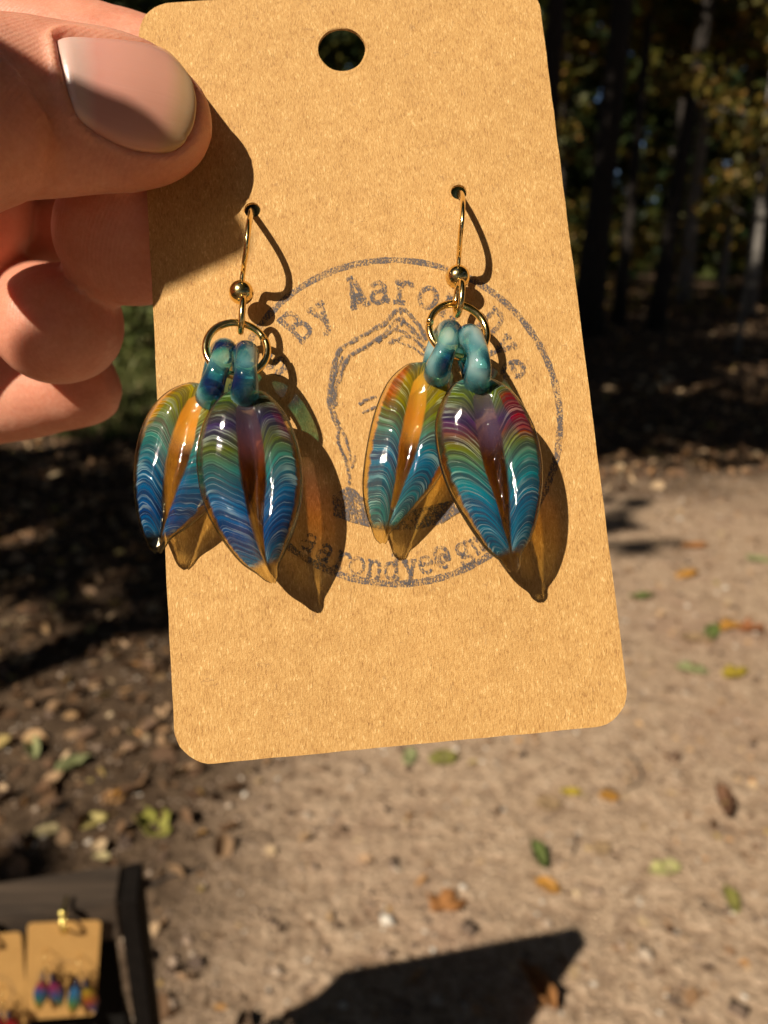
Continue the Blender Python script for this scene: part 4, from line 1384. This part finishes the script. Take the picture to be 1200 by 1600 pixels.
def small_leaf(L, W):
    V, F = [], []
    n, seg = 14, 14
    for i in range(n + 1):
        s = i / n
        w = W * (math.sin(math.pi * min(1, s * 0.95 + 0.04)) ** 0.9) * (1 - 0.35 * s) * 1.15
        for k in range(seg):
            a = 2 * math.pi * k / seg
            V.append((w * math.cos(a), 0.55 * w * math.sin(a), -s * L))
    for i in range(n):
        for k in range(seg):
            F.append((i * seg + k, i * seg + (k + 1) % seg, (i + 1) * seg + (k + 1) % seg, (i + 1) * seg + k))
    F.append(tuple(range(seg))); F.append(tuple(reversed(range(n * seg, (n + 1) * seg))))
    return mesh_py('glass_leaf', V, F)


def stand_point(px, py, c):
    o = Vector((D0.x, D0.y, 0)) + EN * c
    return on_plane(px, py, o, EN)


def small_earring(label, px, py, c, mats, lmat, scale=1.0):
    top = stand_point(px, py, c)
    root = empty('earring', loc=top, label=label, cat='earring', group='earrings on the small hanging cards')
    root.rotation_euler = (0, 0, math.atan2(EN.x, -EN.y))
    path = catmull([(0, 0.010, -0.002), (0, 0.002, 0), (0, -0.004, -0.003), (0, -0.005, -0.009), (0, -0.002, -0.012)], 5)
    V, F = tube_geo(path, 0.0004, 7); link('ear_hook', mesh_py('ear_hook', V, F), M_GOLD, root)
    V, F = sphere_geo((0, -0.002, -0.0135), 0.0016, 14, 10); link('bead', mesh_py('bead', V, F), M_GOLD, root)
    rp = [(0.0028 * math.cos(a), -0.002, -0.0185 + 0.0032 * math.sin(a)) for a in [2 * math.pi * k / 24 for k in range(24)]]
    V, F = tube_geo(rp, 0.0005, 7, closed=True); link('jump_ring', mesh_py('jump_ring', V, F), M_GOLD, root)
    for i, (dx, rot, cc) in enumerate(((-0.0035, 0.22, 0.0), (0.0042, -0.12, 0.0025))):
        lf = link('glass_leaf', small_leaf(0.034 - 0.003 * i, 0.0064), mats[i], root)
        lf.location = (dx, -0.0035 - cc, -0.0235); lf.rotation_euler = (0, rot, 0)
        V, F = tube_geo(catmull([(0, -0.001, -0.001), (0, -0.003, 0.002), (0, -0.001, 0.0048), (0, 0.002, 0.003), (0, 0.001, -0.001)], 4), 0.0013, 9)
        link('loop', mesh_py('loop', V, F), lmat, lf)
    return root


def hang_card(label, hole_px, tilt, hook_label, ears):
    hp_ = stand_point(hole_px[0], hole_px[1], 0.052)
    X = -E1 * math.cos(tilt) - EZ * math.sin(tilt)
    Y = -E1 * -math.sin(tilt) * -1 + EZ * math.cos(tilt)
    Y = (EN.cross(X)).normalized()
    M = Matrix((( X.x, Y.x, EN.x, 0), (X.y, Y.y, EN.y, 0), (X.z, Y.z, EN.z, 0), (0, 0, 0, 1)))
    org = hp_ - Y * (0.0465)
    root = empty('earring_card', Matrix.Translation(org) @ M, label=label, cat='card', group='small cards hanging on the stand')
    link('paper', card_mesh('paper', 0.056, 0.100, 0.004, 0.0005, [(0, 0.0440, 0.0026)]), M_KRAFT, root, smooth=False)
    global _lift
    _lift = [0.00006]
    rg = ribbon([(0.0185 * math.cos(2 * math.pi * k / 90), -0.008 + 0.0185 * math.sin(2 * math.pi * k / 90)) for k in range(90)], 0.0009, True)
    link('stamp_ring', mesh_py('stamp_ring', *rg), M_INK, root, smooth=False)
    # brass cup hook screwed into the rail
    hk = empty('brass_hook', loc=hp_ + Y * 0.004, label=hook_label, cat='hook', group='brass hooks under the rail')
    hk.rotation_euler = (0, 0, math.atan2(EN.x, -EN.y))
    pth = catmull([(0, 0.016, 0.010), (0, 0.004, 0.010), (0, -0.006, 0.009), (0, -0.011, 0.002), (0, -0.006, -0.006), (0, 0.000, -0.007), (0, 0.003, -0.002)], 6)
    V, F = tube_geo(pth, 0.0014, 9); link('shank', mesh_py('shank', V, F), M_BRASS, hk)
    V, F = sphere_geo((0, -0.002, 0.0105), 0.0036, 16, 10); link('collar', mesh_py('collar', V, F), M_BRASS, hk)
    V, F = sphere_geo((0, 0.003, -0.002), 0.0018, 12, 8); link('tip', mesh_py('tip', V, F), M_BRASS, hk)
    for e in ears:
        small_earring(*e)
    return root


hang_card('small kraft card with rainbow earrings hanging from the brass hook on the stand', (101, 1446), math.radians(9), 'bright brass hook carrying the small card with rainbow earrings', [
    ('rainbow glass earring of the small card, on the side of the picture edge', 70, 1487, 0.056, (M_RAIN[0], M_RAIN[1]), M_NAVY),
    ('rainbow glass earring of the small card, on the side of the path', 123, 1497, 0.056, (M_RAIN[2], M_RAIN[3]), M_NAVY)])
hang_card('kraft card with red earrings cut off by the picture edge on the stand', (-26, 1468), math.radians(4), 'brass hook outside the picture carrying the card with red earrings', [
    ('dark red glass earring at the picture corner on the stand', 2, 1545, 0.056, (M_RED, M_RED), M_NAVY)])

# ------------------------------------------------------------------ the hand: one skin mesh, a nail as child
def hand_tube(stations, sub=6, seg=28):
    """stations: (point mm vector, half-width mm, half-thickness mm), first and last are closed off"""
    rows = catmull([(*p, a, b) for p, a, b in stations], sub)
    path = [Vector(r[:3]) for r in rows]
    V, F = [], []
    n = len(path)
    for i in range(n):
        t = (path[min(i + 1, n - 1)] - path[max(i - 1, 0)]).normalized()
        u = Vector((0, 0, 1)) if abs(t.z) < 0.8 else Vector((-1, 0.0, 0))
        s = t.cross(u).normalized()
        u = s.cross(t).normalized()
        a, b = max(0.15, rows[i][3]), max(0.15, rows[i][4])
        for k in range(seg):
            th = 2 * math.pi * k / seg
            V.append(path[i] + s * (math.cos(th) * a) + u * (math.sin(th) * b))
    for i in range(n - 1):
        for k in range(seg):
            F.append((i * seg + k, i * seg + (k + 1) % seg, (i + 1) * seg + (k + 1) % seg, (i + 1) * seg + k))
    F.append(tuple(reversed(range(seg)))); F.append(tuple(range((n - 1) * seg, n * seg)))
    return V, F


def hp(px, py, z):
    return tuple(cl(px, py, z) * 1000)


def st(px, py, z, a_px, b, k=1.0):
    """station from pixels: half-width given in photograph pixels"""
    p = cl(px, py, z)
    depth = -(CAMM.inverted() @ (CARD @ p)).z
    return (tuple(p * 1000), a_px * depth / FPX * 1000 * k, b)


palm_in = (-72, 34, -36)
T_thumb = [st(321, 182, 3.2, 8, 0.8), st(316, 182, 3.4, 34, 2.4), st(303, 182, 3.9, 64, 3.7), st(282, 182, 4.5, 90, 4.7), st(250, 181, 5.1, 110, 5.4), st(200, 177, 5.9, 124, 6.1),
           st(130, 172, 6.8, 134, 6.7), st(50, 169, 8.6, 145, 7.4), st(-30, 168, 11.4, 152, 8.2), st(-130, 168, 15.0, 165, 9.2),
           ((-62, 46, 14), 11.5, 11), ((-74, 40, 4), 14, 13), ((-86, 28, -10), 15, 14), ((-92, 18, -22), 10, 10)]
T_index = [(hp(322, 165, -7.0), 1.0, 1.0), (hp(312, 160, -7.2), 4.2, 4.0), (hp(290, 150, -7.6), 6.6, 6.0), (hp(250, 136, -8.2), 7.8, 7.0), (hp(180, 116, -9.0), 8.3, 7.6), (hp(90, 92, -10.5), 8.5, 8.0),
           (hp(-40, 55, -14), 8.9, 8.6), (hp(-180, 25, -22), 9.3, 9.0), ((-66, 62, -38), 10, 10), ((-72, 48, -50), 11, 11), ((-78, 40, -48), 10, 10)]
T_middle = [(hp(200, 372, -1.6), 1.5, 1.5), (hp(200, 371, -2.4), 5.0, 5.2), (hp(201, 369, -4.2), 7.9, 8.0), (hp(203, 367, -7.5), 9.2, 9.6), (hp(206, 362, -13), 9.4, 9.6), (hp(214, 352, -24), 8.8, 9.0),
            (hp(215, 345, -42), 8.8, 8.8), (hp(190, 345, -56), 9.2, 9.2), (hp(90, 350, -63), 9.3, 9.3), (hp(-40, 345, -60), 9.8, 9.8), ((-80, 34, -52), 11, 11), ((-86, 30, -44), 9, 9)]
T_ring = [(hp(88, 520, -8.0), 1.2, 1.2), (hp(88, 519, -8.9), 4.6, 4.6), (hp(89, 516, -11.0), 6.9, 7.4), (hp(91, 510, -15), 8.0, 8.7), (hp(97, 500, -22), 8.2, 8.7), (hp(102, 492, -32), 8.0, 8.2),
          (hp(96, 488, -46), 8.2, 8.2), (hp(60, 480, -56), 8.6, 8.6), (hp(-40, 470, -60), 8.8, 8.8), ((-80, 22, -54), 10, 10), ((-90, 24, -44), 9, 9)]
T_pinky = [(hp(184, 588, -32), 1.0, 1.0), (hp(178, 590, -32), 3.6, 3.6), (hp(162, 593, -32), 5.8, 5.8), (hp(130, 598, -32.5), 7.0, 7.0), (hp(80, 607, -34), 7.2, 7.2), (hp(20, 620, -37), 7.3, 7.3), (hp(-60, 630, -43), 7.6, 7.6),
           (hp(-150, 610, -48), 8.2, 8.2), ((-86, 12, -50), 9, 9), ((-94, 18, -42), 8, 8)]
T_palm = [((-76, 36, -52), 5, 5), ((-80, 35, -50), 20, 10), ((-90, 33, -42), 29, 14), ((-108, 29, -28), 29, 16), ((-124, 24, -10), 26, 17), ((-138, 20, 16), 23, 17),
          ((-148, 14, 60), 25, 21), ((-154, 4, 130), 33, 29), ((-162, -14, 230), 40, 36), ((-163, -16, 242), 20, 18)]
PART_GEO = []
for T in (T_thumb, T_index, T_middle, T_ring, T_pinky, T_palm):
    PART_GEO.append(hand_tube([(Vector(p), a, b) for p, a, b in T]))
V, F = join_geo(PART_GEO)
tmp = bpy.data.objects.new('hand_source', mesh_py('hand_source', V, F))
COL.objects.link(tmp)
bm = bmesh.new(); bm.from_mesh(tmp.data); bmesh.ops.recalc_face_normals(bm, faces=bm.faces); bm.to_mesh(tmp.data); bm.free()
md = tmp.modifiers.new('remesh', 'REMESH'); md.mode = 'VOXEL'; md.voxel_size = 0.55; md.use_smooth_shade = True
sm = tmp.modifiers.new('smooth', 'SMOOTH'); sm.factor = 0.5; sm.iterations = 7
dg = bpy.context.evaluated_depsgraph_get()
hand_me = bpy.data.meshes.new_from_object(tmp.evaluated_get(dg))
bpy.data.objects.remove(tmp)
hv = np.zeros(len(hand_me.vertices) * 3); hand_me.vertices.foreach_get('co', hv); hv = hv.reshape(-1, 3)
hn = np.zeros(len(hand_me.vertices) * 3); hand_me.vertex_normals.foreach_get('vector', hn); hn = hn.reshape(-1, 3)

# nail outline (photograph pixels), walked from the cuticle corner clockwise
NAIL = [(86, 60), (104, 55), (150, 57), (215, 62), (255, 74), (282, 98), (299, 128), (306, 162), (303, 195), (294, 222), (272, 239), (240, 241), (200, 234), (160, 214), (128, 190), (112, 158), (96, 112)]
NAILP = np.array(catmull([(x, y, 0) for x, y in NAIL + NAIL[:1]], 6))[:-1, :2]


def project(vmm):
    w = np.array(CARD.to_3x3()) @ (vmm * 0.001).T
    w = w.T + np.array(CARD.translation)
    ci = np.array(CAMM.inverted())
    q = w @ ci[:3, :3].T + ci[:3, 3]
    return np.stack([600 + FPX * q[:, 0] / -q[:, 2], 800 - FPX * q[:, 1] / -q[:, 2]], 1)


def signed_dist(P, poly):
    """negative inside"""
    a = poly; b = np.roll(poly, -1, 0)
    ap = P[:, None, :] - a[None]; ab = (b - a)[None]
    t = np.clip((ap * ab).sum(-1) / (ab ** 2).sum(-1), 0, 1)
    d = np.sqrt(((ap - t[..., None] * ab) ** 2).sum(-1)).min(1)
    x, y = P[:, 0:1], P[:, 1:2]
    cond = (a[None, :, 1] > y) != (b[None, :, 1] > y)
    xi = (b[None, :, 0] - a[None, :, 0]) * (y - a[None, :, 1]) / (b[None, :, 1] - a[None, :, 1] + 1e-9) + a[None, :, 0]
    inside = ((cond & (x < xi)).sum(1) % 2) == 1
    return np.where(inside, -d, d)


sel = np.where((hv[:, 2] > 3.0) & (hv[:, 0] > -52))[0]
PP = project(hv[sel])
near = (PP[:, 0] > 20) & (PP[:, 0] < 345) & (PP[:, 1] > 10) & (PP[:, 1] < 290)
sel = sel[near]; PP = PP[near]
tocam = np.array(CAML * 1000) - hv[sel]; tocam /= np.linalg.norm(tocam, axis=1)[:, None]
face = np.clip(((hn[sel] * tocam).sum(1) - 0.05) / 0.3, 0, 1)
bvh = BVHTree.FromPolygons([Vector(v) for v in hv], [tuple(p.vertices) for p in hand_me.polygons])
sd = signed_dist(PP, NAILP)
sm_ = lambda x, a, b: (lambda t: t * t * (3 - 2 * t))(np.clip((x - a) / (b - a), 0, 1))
disp = -0.55 * (1 - sm_(sd, -7, 1.5))                     # bed under the nail
fold = np.exp(-((sd - 9) / 7.0) ** 2)                     # raised fold round it
prox = np.clip((190 - PP[:, 0]) / 110, 0, 1)
disp += fold * (0.12 + 0.50 * prox)
hv[sel] += hn[sel] * (disp * face)[:, None]
# soft skin creases on the ring finger pad's edge and a little overall unevenness
for i in range(0, len(hv)):
    if hv[i, 0] > -75:
        hv[i] += hn[i] * (0.16 * mnoise.noise(Vector(hv[i] * 0.13)) + 0.06 * mnoise.noise(Vector(hv[i] * 0.45)))
hand_me.vertices.foreach_set('co', (hv * 0.001).ravel())
hand_me.update()
HAND = empty('hand', CARD, label='left hand pinching the kraft card, thumb in front and fingers curled behind', cat='hand')
link('skin', hand_me, M_SKIN, HAND)

# the nail plate: a curved sheet lying in its bed, with a rounded free edge
def nail_mesh():
    nu, nv = 40, 30
    top = poly_resample([(90, 63), (110, 58), (150, 59), (215, 64), (255, 76), (280, 99), (296, 128)], nu + 1)
    bot = poly_resample([(118, 176), (132, 192), (162, 214), (202, 232), (238, 238), (265, 236), (282, 225)], nu + 1)
    lef = poly_resample([(90, 63), (99, 112), (109, 150), (118, 176)], nv + 1)
    rig = poly_resample([(296, 128), (304, 162), (299, 198), (282, 225)], nv + 1)
    V, F, UV = [], [], []
    for i in range(nu + 1):
        a = i / nu
        for j in range(nv + 1):
            b = j / nv
            p = (1 - b) * top[i] + b * bot[i] + (1 - a) * lef[j] + a * rig[j] - ((1 - a) * (1 - b) * top[0] + a * (1 - b) * top[-1] + (1 - a) * b * bot[0] + a * b * bot[-1])
            o = CAML * 1000
            d = (cl(p[0], p[1], 5) * 1000 - o).normalized()
            loc, nor, idx, dist = bvh.ray_cast(o, d)
            if loc is None:
                loc = o + d * 80; nor = Vector((0, 0, 1))
            e = min(a * 12, (1 - a) * 10, b * 9, (1 - b) * 9, 1.0)
            h = 0.10 + 0.16 * math.sin(e * math.pi / 2) if e < 1 else 0.26
            if min(a * 12, b * 9, (1 - b) * 9) < 1: h = -0.34 + 0.60 * math.sin(min(1, max(0, min(a * 12, b * 9, (1 - b) * 9))) * math.pi / 2)
            V.append((loc + nor * h) * 0.001); UV.append((a, b))
    n1 = nv + 1
    for i in range(nu):
        for j in range(nv):
            F.append((i * n1 + j, (i + 1) * n1 + j, (i + 1) * n1 + j + 1, i * n1 + j + 1))
    me = mesh_py('nail', V, F)
    uvl = me.uv_layers.new(name='UVMap')
    uvl.data.foreach_set('uv', [c for f in F for k in f for c in UV[k]])
    bm = bmesh.new(); bm.from_mesh(me)
    ext = bmesh.ops.solidify(bm, geom=bm.faces[:], thickness=0.00035)
    for _ in range(2):
        bmesh.ops.smooth_vert(bm, verts=bm.verts, factor=0.4, use_axis_x=True, use_axis_y=True, use_axis_z=True)
    bmesh.ops.recalc_face_normals(bm, faces=bm.faces)
    bm.to_mesh(me); bm.free()
    return me


nail_o = link('thumb_nail', nail_mesh(), M_NAIL, HAND)
nail_o['label'] = 'short pale pink thumb nail'
